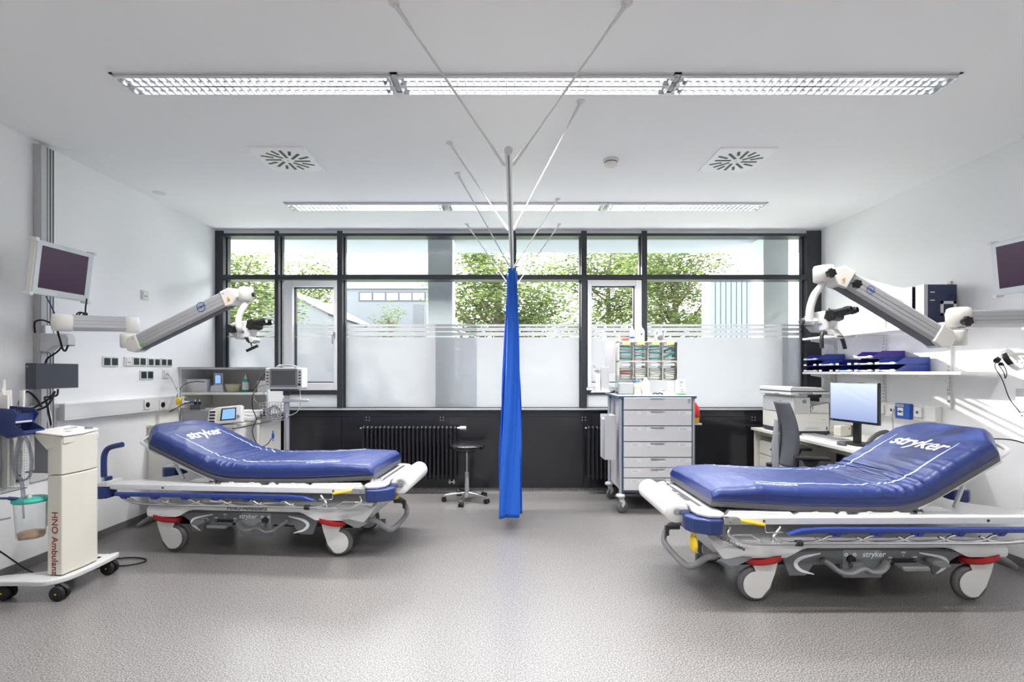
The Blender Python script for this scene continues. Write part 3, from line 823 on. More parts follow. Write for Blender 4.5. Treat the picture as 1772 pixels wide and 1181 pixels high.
        # pedals
        bf = smooth_path([(.315,s*.36,.262),(.29,s*.37,.245),(.24,s*.375,.205),(.17,s*.375,.195),(.13,s*.375,.215),(.09,s*.375,.222),(.06,s*.375,.205),(.0,s*.375,.205),(-.045,s*.37,.235),(-.06,s*.36,.25)],4)
        pm = MB().tube(bf, .017, 10)
        for i in range(len(pm.v)):
            v = pm.v[i]; pm.v[i] = (v[0], v[1]*1.0+(v[1]-s*.372)*.9, v[2])
        pm.box(.09,.15,s*.335,s*.375,.215,.25)
        part('brake_pedal', pm, M['pgrey'], t)
        part('pedal_pivot', MB().cyl((.14,s*.33,.262),(.14,s*.352,.262),.024,n=16), M['black'], t)
        pp = MB().prism(rrect(-.28,.213,-.12,.24,.012,3),'xz',s*.335,s*.415)
        part('foot_pedal', pp, M['pgrey'], t, bevel=.008)
        part('pedal_slot', MB().prism(rrect(-.26,.238,-.115,.262,.010,3),'xz',s*.334,s*.3385), M['black'], sp)
        pp = MB().prism([(-.30,.25),(-.315,.275),(-.39,.268),(-.42,.235),(-.36,.225)],'xz',s*.335,s*.40)
        part('foot_pedal', pp, M['pgrey'], t, bevel=.008)
        # writing on the panel
        Mx = frame((.06 if s < 0 else .06, s*.3385, .318),(1 if s<0 else -1,0,0),(0,0,1)) 
        tx = text_mb('stryker', .048, .0006, .2, 1.0); tx.xf(frame((-.0 if s<0 else -.0, s*.3392, .288),(-s*1,0,0),(0,0,1)))
        part('maker_lettering', tx, M['vinylwhite'], sp)
        for x, mm in ((.165,M['teal']),(.115,M['red'])):
            part('symbol', MB().cyl((x,s*.3375,.286),(x,s*.3388,.286),.0115,n=16), M['vinylwhite'], sp)
            part('symbol', MB().prism([(x-.005,.282),(x+.005,.282),(x,.292)],'xz',s*.339,s*.3396), mm, sp)
        for x, z in ((-.10,.265),(-.18,.295),(-.25,.268)):
            ly = MB().prism([(x-.004,z-.012),(x+.004,z-.012),(x,z-.019)],'xz',s*.3385,s*.3392).box(x-.014,x+.014,s*.3385,s*.3392,z,z+.003).box(x-.012,x+.012,s*.3385,s*.3392,z+.006,z+.009)
            part('symbol', ly, M['vinylwhite'], sp)
        # grey lobe marking at the foot corner
        part('lobe_panel', MB().prism([(.95,.268),(.88,.232),(.84,.230),(.78,.258),(.74,.285),(.80,.290),(.88,.275)],'xz',s*.352,s*.364), M['panelmid'], t, bevel=.003)
    # ---- casters
    for x in (-.672,.64):
        for s in (-1,1):
            wxc = x+.06
            c = MB().lathe([(.062,.240),(.075,.244),(.078,.262),(.078,.280)],(x-.0,s*.30,0),n=28)
            for i in range(len(c.v)): v = c.v[i]; c.v[i] = (x+(v[0]-x)*1.42, v[1], v[2]-.03*((v[0]-x)/.11))
            cw = part('caster_ring', c, M['red'], t, label='red ring above the caster')
            fk = [(x-.078,.262),(x-.060,.18),(x-.01,.06),(x+.015,.022)]
            fp = []
            for k in range(13): a = -PI*.62+PI*1.10*k/12; fp.append((wxc+.082*math.cos(a), .104+.082*math.sin(a)))
            poly = [(x-.072,.262),(x-.052,.18),(x-.018,.085)]+fp+[(x+.080,.215),(x+.078,.262)]
            for q in (-1,1):
                part('fork_cover', MB().prism(poly,'xz',s*.30+q*.024,s*.30+q*.034), M['white'], cw, bevel=.006)
            part('fork_top', MB().prism([(x-.07,.262),(x-.05,.205),(x+.05,.215),(x+.075,.262)],'xz',s*.30-.03,s*.30+.03), M['white'], cw, bevel=.006)
            MY = Matrix.Rotation(PI/2,3,'X')
            part('wheel', MB().lathe([(.0,-.018),(.088,-.021),(.100,-.016),(.1035,0),(.100,.016),(.088,.021),(0,.018)],(wxc,s*.30,.1035),n=40,M=MY), M['tyre'], cw, label='grey wheel tyre')
    # fifth wheel hardware and end pedals
    ep = MB().tube(smooth_path([(.93,-.30,.27),(1.0,-.31,.26),(1.06,-.26,.19),(1.075,-.14,.165),(1.075,.14,.165),(1.06,.26,.19),(1.0,.31,.26),(.93,.30,.27)],5),.020,10)
    part('end_pedal', ep, M['pgrey'], t)
    ep = MB().tube(smooth_path([(-.83,-.26,.25),(-.90,-.28,.20),(-.97,-.22,.165),(-.985,-.10,.16),(-.985,.10,.16),(-.97,.22,.165),(-.90,.28,.20),(-.83,.26,.25)],5),.018,10)
    part('end_pedal', ep, M['pgrey'], t)
    for s in (-1,1): part('side_crank', MB().box(.94,1.04,s*.275-.012,s*.275+.012,.245,.270).box(1.02,1.045,s*.275-.015,s*.275+.015,.20,.27), M['dgrey'], t, bevel=.004)
    return t, mt
M['frame_w'] = mat('white powder coat', (222,223,225), 0.3)
M['stitch'] = mat('pale blue print', (196,208,232), 0.6)
M['panelgrey'] = mat('dark grey base panel', (104,107,111), 0.4)
M['panelmid'] = mat('mid grey base panel', (136,140,144), 0.4)
LA, LC, RA = math.radians(-4.2), (-1.931,4.004,0), PI+math.radians(0.6)
RC = (2.203,3.238,0)
tl, ml = stretcher('blue patient stretcher on the left side with its head end towards the left wall', LC, LA, math.radians(24.5), 3.1)
tr, mr_ = stretcher('blue patient stretcher on the right side in front of the computer desk', RC, RA, math.radians(30.5), 8.7)
# differences between the two: ward lettering, yellow flaps
def lab_text(body, size, parent, o, xd, yd, m='print', name='ward_lettering', bold=.0004):
    tx = text_mb(body, size, bold); tx.xf(frame(o, xd, yd)); return part(name, tx, M[m], parent)
lab_text('HNO-Ambulanz', .048, tl, (.0,-.3475,.352), (1,0,0), (0,0,1))
lab_text('HNO-Ambulanz', .030, tr, (.875,.3605,.372), (-1,0,-.5), (-.5,.0,1))
lab_text('HNO-Ambulanz', .046, tr, (1.045,.0,.5628), (0,1,0), (-1,0,0))
part('end_flap', MB().sph((1.085,.34,.36),(.016,.055,.055),14,10).box(1.075,1.09,.31,.36,.37,.44), M['yellow'], tr, label='yellow round flap pedal')
part('end_flap', MB().sph((1.10,-.20,.425),(.03,.03,.02),12,8), M['yellow'], tl, label='small yellow latch')
# paper rolls, held in the brackets
for k, (c, a, lb) in enumerate(((LC,LA,'white paper towel roll on the foot bracket of the left stretcher'),(RC,RA,'white paper towel roll on the foot bracket of the right stretcher'))):
    r = thing('paper_roll', lb, 'paper roll', Vector(c)+Matrix.Rotation(a,3,'Z')@Vector((1.165,0,.535)), a, 'examination paper rolls on the stretchers')
    MY = Matrix.Rotation(PI/2,3,'X')
    part('paper', MB().lathe([(.021,-.285),(.068,-.285),(.0705,-.282),(.0705,.282),(.068,.285),(.021,.285),(.021,-.285)],n=48,M=MY), M['paper'], r)
    part('core', MB().lathe([(.012,-.286),(.0205,-.286),(.0205,.286),(.012,.286),(.012,-.286)],n=24,M=MY), M['mgrey'], r)
# ------------------------------------------------------------------ shared builders for the treatment arms
M['dark_under'] = mat('grey cover underside', (104,104,108), 0.5)
M['logo_blue'] = mat('blue print', (40,84,170), 0.5)
M['orange'] = mat('orange print', (226,150,30), 0.5)
M['screen'] = mat('dark display glass', (30,26,36), 0.06, spec=0.8, var=.5, vscale=5)
M['screenpur'] = mat('dim purple display', (34,20,40), 0.25, spec=0.25, emit=(96,44,92), estr=.06)
def ring_logo(r, M4):      # small circle emblem with a lettered band, on a local xy plane
    m = MB(); n = 24
    for k in range(n):
        if k in (0, 11, 12, 23): continue
        a, b = 2*PI*k/n, 2*PI*(k+1)/n
        vs = [(q*math.cos(c), q*math.sin(c), 0) for c in (a,b) for q in (r*.86,r)]
        m.add(vs, [(0,1,3,2)])
    m.ext(text_mb('ATMOS', r*.62, .0006, .15)); m.xf(M4); return m
def bar_arm(t, A, B, h, w, name='spring_arm', parts=True):   # aluminium extrusion between two points
    A = Vector(A); B = Vector(B); u = (B-A).normalized(); L = (B-A).length
    v = Vector((0,1,0)); v = (v-u*u.dot(v)).normalized()
    if abs(u.y) > .9: v = Vector((1,0,0)); v = (v-u*u.dot(v)).normalized()
    n = u.cross(v)
    if n.z < 0: n = -n
    R = Matrix((u, v, n)).transposed()
    def P(a, b, c): return A+u*a+v*b+n*c
    m = MB(); prof = [(-w/2,-h*.32),(-w*.30,-h/2),(w*.30,-h/2),(w/2,-h*.32),(w/2,h*.40),(w*.38,h/2),(-w*.38,h/2),(-w/2,h*.40)]
    vs = [P(0,b,c) for b,c in prof]+[P(L,b,c) for b,c in prof]
    k = len(prof); m.add(vs, [tuple(range(k)), tuple(range(k,2*k))]+[(i,(i+1)%k,k+(i+1)%k,k+i) for i in range(k)])
    a = part(name, m, M['alu_satin'], t, bevel=.002)
    g = MB()
    for s in (-1,1):
        for c in (h*.12,-h*.10): g.obox(P(L/2, s*w/2, c), (L*.995,.0012,.0012), R)
    part('groove', g, M['dgrey'], a)
    return a, P, R, L
M['alu_satin'] = mat('satin aluminium profile', (186,187,190), 0.42, 0.25)
def eyepiece_head(t, c, rz, s=1.0, bar=False):       # microscope head, eyepieces along local +x
    T = Matrix.Translation(Vector(c))@Matrix.Rotation(rz,4,'Z')@Matrix.Scale(s,4)
    def q(mb): return mb.xf(T)
    b = MB().prism([(-.085,.045),(-.03,.060),(.03,.062),(.052,.055),(.085,.010),(.066,-.030),(.058,-.062),(-.005,-.066),(-.045,-.064),(-.075,-.030)],'xz',-.040,.040)
    head = part('microscope_head', q(b), M['white'], t, bevel=.012)
    part('rear_cover', q(MB().prism([(-.090,.040),(-.03,.050),(-.02,-.0655),(-.05,-.066),(-.080,-.030)],'xz',-.0425,.0425)), M['lgrey'], head, bevel=.01)
    b = MB().prism([(.045,.062),(.095,.068),(.108,.040),(.105,.005),(.06,-.008),(.045,.010)],'xz',-.050,.050)
    bn = part('binocular_body', q(b), M['black'], head, bevel=.008)
    part('rotation_ring', q(MB().cyl((.040,0,.028),(.062,0,.022),.044,n=24)), M['black'], head)
    for y in (-.034,.034):
        part('eyepiece', q(MB().cyl((.095,y,.045),(.150,y,.052),.0185,n=20).cyl((.150,y,.052),(.172,y,.055),.022,n=20).cyl((.172,y,.055),(.185,y,.0565),.018,n=20)), M['black'], bn)
        part('eyepiece_lens', q(MB().cyl((.1852,y,.0565),(.1862,y,.0566),.013,n=20)), M['screen'], bn)
    part('focus_knob', q(MB().cyl((-.055,-.042,.0),(-.055,-.088,.0),.027,n=20)), M['black'], head)
    part('top_screw', q(MB().cyl((.045,0,.06),(.045,0,.078),.005,n=10)), M['black'], head)
    part('lower_screw', q(MB().cyl((.015,0,-.065),(.015,0,-.082),.006,n=10)), M['black'], head)
    part('objective', q(MB().prism([(.02,-.058),(.075,-.052),(.095,-.075),(.085,-.092),(.05,-.092)],'xz',-.036,.036)), M['lgrey'], head, bevel=.004)
    if bar:
        hd = part('handle_rod', q(MB().cyl((.040,0,-.085),(.062,-.01,-.128),.005,n=10)), M['steel'], head)
        part('handle', q(MB().cyl((.025,-.02,-.150),(.100,.0,-.112),.010,n=12)), M['black'], head)
        part('objective_mount', q(MB().prism([(.015,-.055),(.05,-.055),(.065,-.092),(.05,-.096)],'xz',-.038,.038)), M['black'], head, bevel=.003)
        lg = ring_logo(.011, Matrix.Identity(4)); lg.xf(frame((.012,-.0408,-.02),(1,0,0),(0,0,1))); part('emblem', q(lg), M['logo_blue'], head)
        return head
    hb = MB().tube(smooth_path([(.04,-.02,-.075),(.045,-.06,-.072),(.055,-.095,-.080),(.063,-.115,-.120),(.070,-.125,-.170)],5),.0115,10)
    part('handle', q(hb), M['black'], head)
    hb = MB().tube(smooth_path([(.04,.02,-.075),(.045,.06,-.072),(.055,.095,-.080),(.063,.115,-.120),(.070,.125,-.170)],5),.0115,10)
    part('handle', q(hb), M['black'], head)
    kp = part('keypad', q(MB().prism([(.096,-.078),(.110,-.108),(.098,-.112),(.084,-.082)],'xz',-.038,.038)), M['cream'], head, bevel=.003)
    kb = MB()
    for y in (-.026,-.009,.009,.026): kb.obox((.108,y,-.099),(.003,.010,.007))
    part('button', q(kb), M['black'], kp)
    lg = ring_logo(.011, Matrix.Identity(4)); lg.xf(frame((.012,-.0408,-.02),(1,0,0),(0,0,1))); part('emblem', q(lg), M['logo_blue'], head)
    return head
def warn(t, P, s, a, c, w, sz=.014):
    tri = MB(); A = [P(a-sz,s*(w/2+.002),c-sz), P(a+sz,s*(w/2+.002),c-sz), P(a,s*(w/2+.002),c+sz)]
    tri.add(A,[(0,1,2)]); part('warning_triangle', tri, M['orange'], t)
def star_knob(c, d, r):
    m = MB(); d = Vector(d).normalized(); c = Vector(c); u = d.orthogonal().normalized(); w = d.cross(u)
    vs = []
    for off in (0,.022):
        for k in range(24):
            a = 2*PI*k/24; rr = r*(1+.14*math.cos(a*6)); vs.append(c+d*(off+.012)+u*rr*math.cos(a)+w*rr*math.sin(a))
    m.add(vs,[tuple(range(24)),tuple(range(24,48))]+[(k,(k+1)%24,24+(k+1)%24,24+k) for k in range(24)])
    m.cyl(c-d*.01,c+d*.014,r*.5,n=12); return m

# ------------------------------------------------------------------ left wall: medical rail, display, microscope arm
def onL(px, x=XL): return x*837/(px-875)       # depth of a point on the plane x = const
t = thing('wall_channel','tall aluminium supply channel on the left wall beside the display','wall rail',(XL,3.52,.9))
z1 = 2.115
part('profile', MB().box(0,.05,-.075,.04,0,z1), M['alu_satin'], t, bevel=.006)
g = MB()
for y in (-.02,.005,.028): g.box(.049,.0515,y-.004,y+.004,.005,z1-.005)
part('groove', g, M['dgrey'], t)
part('cover_strip', MB().box(.05,.056,-.070,-.026,.01,z1-.01), M['lgrey'], t, bevel=.003)

def display(label, loc, rz, tilt, mirror=1):
    t = thing('medical_display', label, 'monitor', loc, rz, 'square medical displays on the side walls')
    T = Matrix.Rotation(tilt,4,'Y'); W, H = .41, .355     # local: screen faces +x, width along y
    f = MB().box(-.045,0,-W/2,W/2,-H/2,H/2); part('casing', f.xf(T), M['ivory'], t, bevel=.008)
    fr_ = MB().box(0,.006,-W/2+.004,W/2-.004,-H/2+.004,H/2-.004)
    M['bezel'] = M.get('bezel') or mat('pale bezel', (206,214,216), .25)
    b = part('bezel', fr_.xf(T), M['bezel'], t, bevel=.002)
    part('screen', MB().box(.006,.0075,-W/2+.035,W/2-.045,-H/2+.045,H/2-.032).xf(T), M['screenpur'], b)
    c = MB()
    for y in (-1,1):
        for z in (-1,1): part('corner_bumper', MB().cyl((-.05,y*W/2,z*H/2),(.008,y*W/2,z*H/2),.013,n=14).xf(T), M['white'], t)
    part('maker_plate', MB().box(.006,.0075,-.03,.03,-H/2+.015,-H/2+.024).xf(T), M['lgrey'], b)
    part('bracket', MB().box(-.20,-.045,-.03,.03,-.05,.05).box(-.21,-.19,-.05,.05,-.08,.08), M['mgrey'], t, bevel=.004)
    return t
display('square white-framed display on the left wall above the grey steel box', (-3.045,3.335,2.07), math.radians(-3), math.radians(7))
def cable(name, label, pts, r=.0045, m='rubber', k=6, group=None):
    o = build(name, MB().tube(smooth_path(pts,k), r, 7), M[m]); tag(o, label, 'cable', group); return o
# microscope arm on the left wall
t = thing('microscope_arm','white microscope on an aluminium swing arm from the left wall','microscope',(XL+.05,3.45,1.62))
O = Vector(t.location)
def lo(px, py, Y): return at(px,py,Y)-O
cl = MB().box(.0,.03,-.04,.06,-.09,.09).prism(rrect(.01,-.045,.33,.045,.02,3),'xz',-.20,-.10)
bb = lo(95,590,3.3)-Vector((.09,0,0))
part('wall_bracket', MB().box(.005,.03,.0,.07,-.10,.10).prism([(.01,-.09),(.01,.04),(bb.x+.04,.035),(bb.x+.055,.01),(bb.x+.055,-.05),(bb.x-.05,-.055),(.06,-.09)],'xz',-.02,.05), M['alu'], t, bevel=.008)
j1 = lo(108,559,3.28)
part('joint_cover', MB().lathe([(.045,-.055),(.056,-.050),(.060,.0),(.058,.045),(.050,.056),(0,.058)],j1,n=28), M['ivory'], t)
j2 = lo(224,562,3.62)
bar_arm(t, j1+(j2-j1).normalized()*.045, j2-(j2-j1).normalized()*.01, .105, .075, 'extension_arm')
part('joint_cover', MB().lathe([(.045,-.058),(.052,-.050),(.054,0),(.050,.05),(.044,.056),(0,.057)],j2+Vector((.01,0,0)),n=28), M['ivory'], t)
j3 = lo(222,591,3.60)
part('joint_cover', MB().lathe([(.043,-.050),(.050,-.040),(.053,.03),(.050,.052),(0,.053)],j3,n=28), M['ivory'], t)
A = lo(240,594,3.58); B = lo(400,515,3.42)
a, P, R, L = bar_arm(t, A, B, .108, .08)
lgm = ring_logo(.036, Matrix.Identity(4)); lgm.xf(frame(P(L*.74,-.0412,.018), P(1,0,0)-P(0,0,0), P(0,0,1)-P(0,0,0))); part('emblem', lgm, M['logo_blue'], a)
part('underside', MB().obox(P(L/2,0,-.056),(L,.05,.012),R), M['dark_under'], a)
part('sticker', MB().obox(P(.055,-.0408,-.035),(.05,.0012,.018),R), mat('green sticker',(110,190,110),.5), a)
for e, s in ((0,-1),(L,1)):
    m = MB(); pf = [(e-s*.04,-.058),(e-s*.04,.056),(e+s*.035,.056),(e+s*.075,.02),(e+s*.075,-.03),(e+s*.02,-.066)]
    vs = [P(x,-.047,z) for x,z in pf]+[P(x,.047,z) for x,z in pf]; m.add(vs,[tuple(range(6)),tuple(range(6,12))]+[(i,(i+1)%6,6+(i+1)%6,6+i) for i in range(6)])
    part('joint_cover', m, M['ivory'], t, bevel=.008)
    part('rivet', MB().cyl(P(e-s*.015,-.049,.03),P(e-s*.015,-.047,.03),.004,n=8), M['dgrey'], t)
warn(t, P, -1, L+.01, -.018, .096)
j4 = lo(426,509,3.40)
part('joint_cover', MB().lathe([(.040,-.050),(.046,-.044),(.048,.03),(.044,.044),(0,.046)],j4,n=28), M['ivory'], t)
part('knob', MB().cyl(j4+Vector((.045,0,-.005)),j4+Vector((.060,0,-.005)),.016,n=14), M['black'], t)
hc = lo(424,571,3.40)
part('yoke', MB().tube(smooth_path([j4+Vector((.006,0,-.045)),j4+Vector((0,-.01,-.075)),lo(424,540,3.40)+Vector((0,-.05,0)),lo(421,556,3.40)+Vector((0,-.062,0)),lo(422,568,3.40)+Vector((0,-.064,0)),lo(422,572,3.40)+Vector((0,-.055,0))],5),.020,14), M['white'], t)
eyepiece_head(t, hc, math.radians(-8), 1.0, True)
# clamp box and cables on the channel
t = thing('control_box','dark grey steel control box under the left display','control box',(-3.24,3.34,1.27))
part('casing', MB().box(.07,.14,-.15,.17,0,.172), M['boxgrey'], t, bevel=.003)
part('bracket', MB().box(-.075,.07,.06,.14,.03,.14), M['mgrey'], t)
part('screw', MB().cyl((.085,-.1515,.15),(.085,-.150,.15),.005,n=8), M['alu'], t)
cable('display_cable','thin blue cable hanging from the left display',[(-3.07,3.23,1.89),(-3.05,3.26,1.80),(-3.06,3.30,1.73)],.004,'navy')
cable('display_cable','black coiled cable plugged in under the left display',[(-2.98,3.44,1.905),(-2.98,3.43,1.83)]+[(-3.0+.03*math.cos(k*.9),3.42+.01*math.sin(k*.5),1.77+.035*math.sin(k*.9)) for k in range(16)]+[(-3.08,3.40,1.69)],.005)
cable('loop_cable','black cable arching behind the wall bracket of the left microscope',[(-3.31,3.40,1.66),(-3.27,3.36,1.73),(-3.19,3.34,1.74),(-3.13,3.36,1.70),(-3.10,3.36,1.62),(-3.08,3.36,1.55),(-3.06,3.36,1.53),(-3.04,3.36,1.57)],.006)
cable('loop_cable','black cable running from the microscope bracket into the steel box',[(-3.10,3.38,1.56),(-3.14,3.38,1.52),(-3.20,3.38,1.48),(-3.22,3.38,1.44)],.006)
rn = random.Random(4)
cable('loop_cable','thick looped black cables hanging under the steel control box',[(-3.30,3.30,1.23),(-3.24,3.24,1.15),(-3.15,3.22,1.125),(-3.07,3.24,1.16),(-3.05,3.27,1.25),(-3.10,3.28,1.20),(-3.2,3.24,1.13),(-3.27,3.25,1.17),(-3.24,3.27,1.25),(-3.17,3.26,1.21),(-3.12,3.25,1.15)],.007)
cable('loop_cable','black mains cable from the steel box to the left trunking',[(-3.11,3.36,1.265),(-3.12,3.36,1.22),(-3.20,3.38,1.21),(-3.26,3.42,1.20),(-3.28,3.46,1.14),(-3.29,3.5,1.0)],.006)
cable('loop_cable','thin white cable loop hanging behind the suction unit',[(-3.12,3.34,1.265),(-3.14,3.33,1.15),(-3.13,3.34,1.02),(-3.16,3.35,1.00),(-3.18,3.34,1.12)],.003,'ivory')
tag(build('equipment_rail', MB().box(-3.34,-3.325,3.0,3.60,1.115,1.145).box(-3.37,-3.34,3.1,3.12,1.12,1.14).box(-3.37,-3.34,3.56,3.58,1.12,1.14), M['alu'], bevel=.001), 'horizontal equipment rail behind the wire basket on the left wall','rail')

# wire basket with sleeved instruments, bin, tubing
t = thing('wire_basket','fine wire mesh basket on the left wall full of sleeved instruments','wire basket',(-3.20,2.92,.65))
wb = MB(); X0,X1,Y0,Y1,H = -.10,.17,-.22,.14,.50
for k in range(30):
    z = H*k/29; 
    for (a,b) in (((X0,Y0),(X1,Y0)),((X1,Y0),(X1,Y1)),((X1,Y1),(X0,Y1))): wb.tube([(a[0],a[1],z),(b[0],b[1],z)],.0009,3)
for k in range(27):
    y = Y0+(Y1-Y0)*k/26; wb.tube([(X0,y,0),(X1,y,0),(X1,y,H)],.0009,3)
for k in range(14):
    x = X0+(X1-X0)*k/13; wb.tube([(x,Y1,0),(x,Y1,H)],.0009,3); wb.tube([(x,Y0,0),(x,Y0,H)],.0009,3); wb.tube([(x,Y0,0),(x,Y1,0)],.0009,3)
part('mesh', wb, M['alu'], t)
part('rim', MB().tube([(X0,Y0,H),(X1,Y0,H),(X1,Y1,H),(X0,Y1,H)],.003,6,closed=True).tube([(X0,Y0,0),(X1,Y0,0),(X1,Y1,0),(X0,Y1,0)],.003,6,closed=True), M['steel'], t)
M['bagclear'] = glassy('clear plastic bag', (.9,.92,.96,1), .12, .12, .25)
bagm = MB().grid(lambda u,v: Vector((-3.165+.125*math.cos(2*PI*u)*(.9+.1*noise.noise(Vector((u*9,v*5,1)))), 2.88+.165*math.sin(2*PI*u)*(.95+.05*noise.noise(Vector((u*7,v*6,3)))), .66+.46*v)), 48, 16)
tag(build('plastic_bag', bagm, M['bagclear']), 'crumpled clear plastic bag inside the wire basket', 'bag')
M['sleeve'] = mat('paper sleeve', (238,236,232), .7, var=.04)
rn = random.Random(12)
for k in range(9):
    x = -3.09+rn.uniform(-.04,.045); y = 2.90+.135*k/8; hgt = rn.uniform(.56,.63) if k != 7 else .655
    m = MB().box(-.006,.006,-.022,.022,0,hgt)
    o = build('instrument_sleeve', m, M['sleeve'], None, (x,y,.68), (rn.uniform(-.12,.04),rn.uniform(-.02,.12),rn.uniform(.6,1.9)), bevel=.002)
    tag(o, 'white paper sleeve with a wrapped instrument standing in the wire basket','instrument sleeve','paper sleeved instruments in the wire basket')
t = thing('storage_bin','navy open-front storage bin hung on the wire basket','storage bin',(-3.0,2.96,.985))
sb = MB(); pr = [(-.10,.06),(-.10,.185),(.09,.185),(.12,.15),(.12,.11),(.06,.08),(.10,.0),(.02,.0)]
for y in (-.065,.065): sb.prism([(-.10,.06),(-.10,.185),(.05,.175),(.08,.14),(.045,.085),(.115,.045),(.115,.02),(.02,.0)],'xz',y-.002,y+.002)
sb.box(-.10,-.096,-.065,.065,.06,.185); sb.prism([(-.10,.06),(.02,0),(.115,.02),(.115,.024),(.02,.005),(-.10,.065)],'xz',-.065,.065); sb.box(.045,.05,-.065,.065,.085,.145).box(.111,.115,-.065,.065,.02,.045)
part('body', sb, M['navy'], t)
part('label_strip', MB().box(.0505,.052,-.05,.05,.090,.100), M['white'], t)
for k, lb in enumerate(('coiled clear suction tubing hanging from the navy bin','second strand of clear tubing hanging beside the suction unit')):
    c = Vector((-2.93+.02*k,2.93-.03*k,1.0)); pts=[c+Vector((0,0,.02)),c+Vector((-.03,0,-.10)),c+Vector((-.035,0,-.22)),c+Vector((-.01,.01,-.27)),c+Vector((.03,.02,-.25)),c+Vector((.045,.02,-.14)),c+Vector((.02,.0,-.01)),c+Vector((-.015,-.01,-.12)),c+Vector((-.02,-.01,-.24)),c+Vector((.0,0,-.27)),c+Vector((.01,.01,-.40-.1*k))]
    M['tubing'] = M.get('tubing') or glassy('clear tubing', (.88,.90,.96,1), .15, .05, .35)
    cable('suction_tube',lb,pts,.0055,'tubing')
cable('suction_tube','clear tube with a navy connector running from the jar lid to the left edge',[(-2.93,2.86,.52),(-3.02,2.84,.50),(-3.1,2.8,.46),(-3.22,2.74,.44)],.006,'tubing')
tag(build('tube_connector', MB().cyl((-2.96,2.94,.755),(-2.965,2.94,.715),.011,.009,n=12), M['navy']), 'small navy tube connector hanging beside the suction unit','connector')
cable('floor_cable','black cable falling from the wire basket to the floor by the left wall',[(-3.33,3.0,.66),(-3.33,3.0,.45),(-3.34,2.98,.28),(-3.33,2.9,.20),(-3.32,2.78,.14)],.005)
cable('floor_cable','black cable curling from the left wall down under the suction unit',[(-3.32,3.16,.66),(-3.31,3.14,.52),(-3.33,3.06,.40),(-3.30,3.10,.28),(-3.26,3.16,.18),(-3.14,3.2,.06),(-3.02,3.22,.012),(-2.95,3.30,.008)],.005)
cable('floor_cable','black cable looping on the floor between suction unit and left stretcher',[(-2.9,3.36,.008),(-2.78,3.42,.008),(-2.68,3.44,.008),(-2.62,3.50,.008),(-2.66,3.56,.008),(-2.80,3.58,.008),(-3.0,3.5,.008)],.005)

# ------------------------------------------------------------------ suction unit on wheels
t = thing('suction_unit','cream medical suction unit on a grey wheeled base by the left wall','suction unit',(-2.80,3.10,0))
m = MB()
m.prism([(-.13,-.11),(.065,-.13),(.085,.10),(.07,.13),(-.13,.11)],'xy',.10,.14)
lowp = [(-.02,-.125),(.078,-.135),(.095,.0),(.092,.10),(.08,.125),(-.02,.12)]
part('lower_cover', MB().prism(lowp,'xy',.135,.745), M['cream'], t, bevel=.006)
up = part('upper_cover', MB().prism(lowp,'xy',.750,.985).prism([(-.11,1.005),(.08,.985),(.088,.98),(.088,.94),(-.02,.90),(-.10,.99)],'xz',-.13,.125), M['cream'], t, bevel=.006)
tp = MB().add([(-.11,-.132,1.006),(.09,-.138,.985),(.10,0,.985),(.085,.128,.995),(-.11,.122,1.018),(-.11,-.132,1.020),(.09,-.138,.998),(.10,0,1.0),(.085,.128,1.010),(-.11,.122,1.030)],[(0,1,2,3,4),(5,6,7,8,9),(0,1,6,5),(1,2,7,6),(2,3,8,7),(3,4,9,8),(4,0,5,9)])
part('top_cover', tp, M['ivory'], t, bevel=.006)
part('pressure_gauge', MB().cyl((-.01,.03,1.012),(-.01,.03,1.022),.035,n=24), M['white'], t)
part('gauge_scale', MB().tube([(-.01+.026*math.cos(a),.03+.026*math.sin(a),1.0225) for a in [PI*.1+k*.2 for k in range(12)]],.0022,5), M['print'], t)
part('control_knob', MB().cyl((.055,.085,1.0),(.055,.085,1.024),.024,.021,n=18), M['mgrey'], t)
part('key_switch', MB().box(.02,.05,-.06,-.03,1.002,1.009), M['mgrey'], t, bevel=.002)
part('cable_tray', MB().box(-.125,-.02,-.10,.10,.755,.985).box(-.185,-.02,-.10,.10,.755,.765), M['mgrey'], t, bevel=.004)
part('jar_bracket', MB().box(-.06,-.02,-.06,.04,.53,.60).box(-.075,-.05,-.08,-.06,.42,.60), M['cream'], t, bevel=.003)
st = part('label_sticker', MB().prism(rrect(-.1245+.0,.545,-.055,.705,.008,3),'yz',.0,.0012), mat('pale blue sticker',(130,164,212),.5), t)
st.location = (.0905,.02,0); st.rotation_euler = (0,0,math.radians(-7))
lg = ring_logo(.026, Matrix.Identity(4)); lg.xf(frame((.0016,-.09,.672),(0,1,0),(0,0,1))); o_ = part('emblem', lg, M['vinylwhite'], st)
tx = text_mb('HNO Ambulanz', .058, .0005, 0, 1.02); tx.xf(frame((.030,-.1315,.33),(0,0,-1),(1,-.1,0)))
part('ward_lettering', tx, mat('dark red print',(140,34,36),.6), t, label='dark red vertical ward lettering')
bs = smooth_path([(-.30,-.20,0),(-.10,-.205,0),(.05,-.205,0),(.115,-.12,0),(.13,.05,0),(.12,.24,0),(.08,.27,0),(.05,.15,0),(.0,.02,0),(-.12,-.06,0),(-.31,-.12,0)],5,closed=True)
part('wheel_base', MB().prism([(p.x,p.y) for p in bs],'xy',.098,.128).box(-.24,.06,.14,.25,.10,.125).box(-.1,.08,-.15,.2,.10,.125), M['lgrey'], t, bevel=.006)
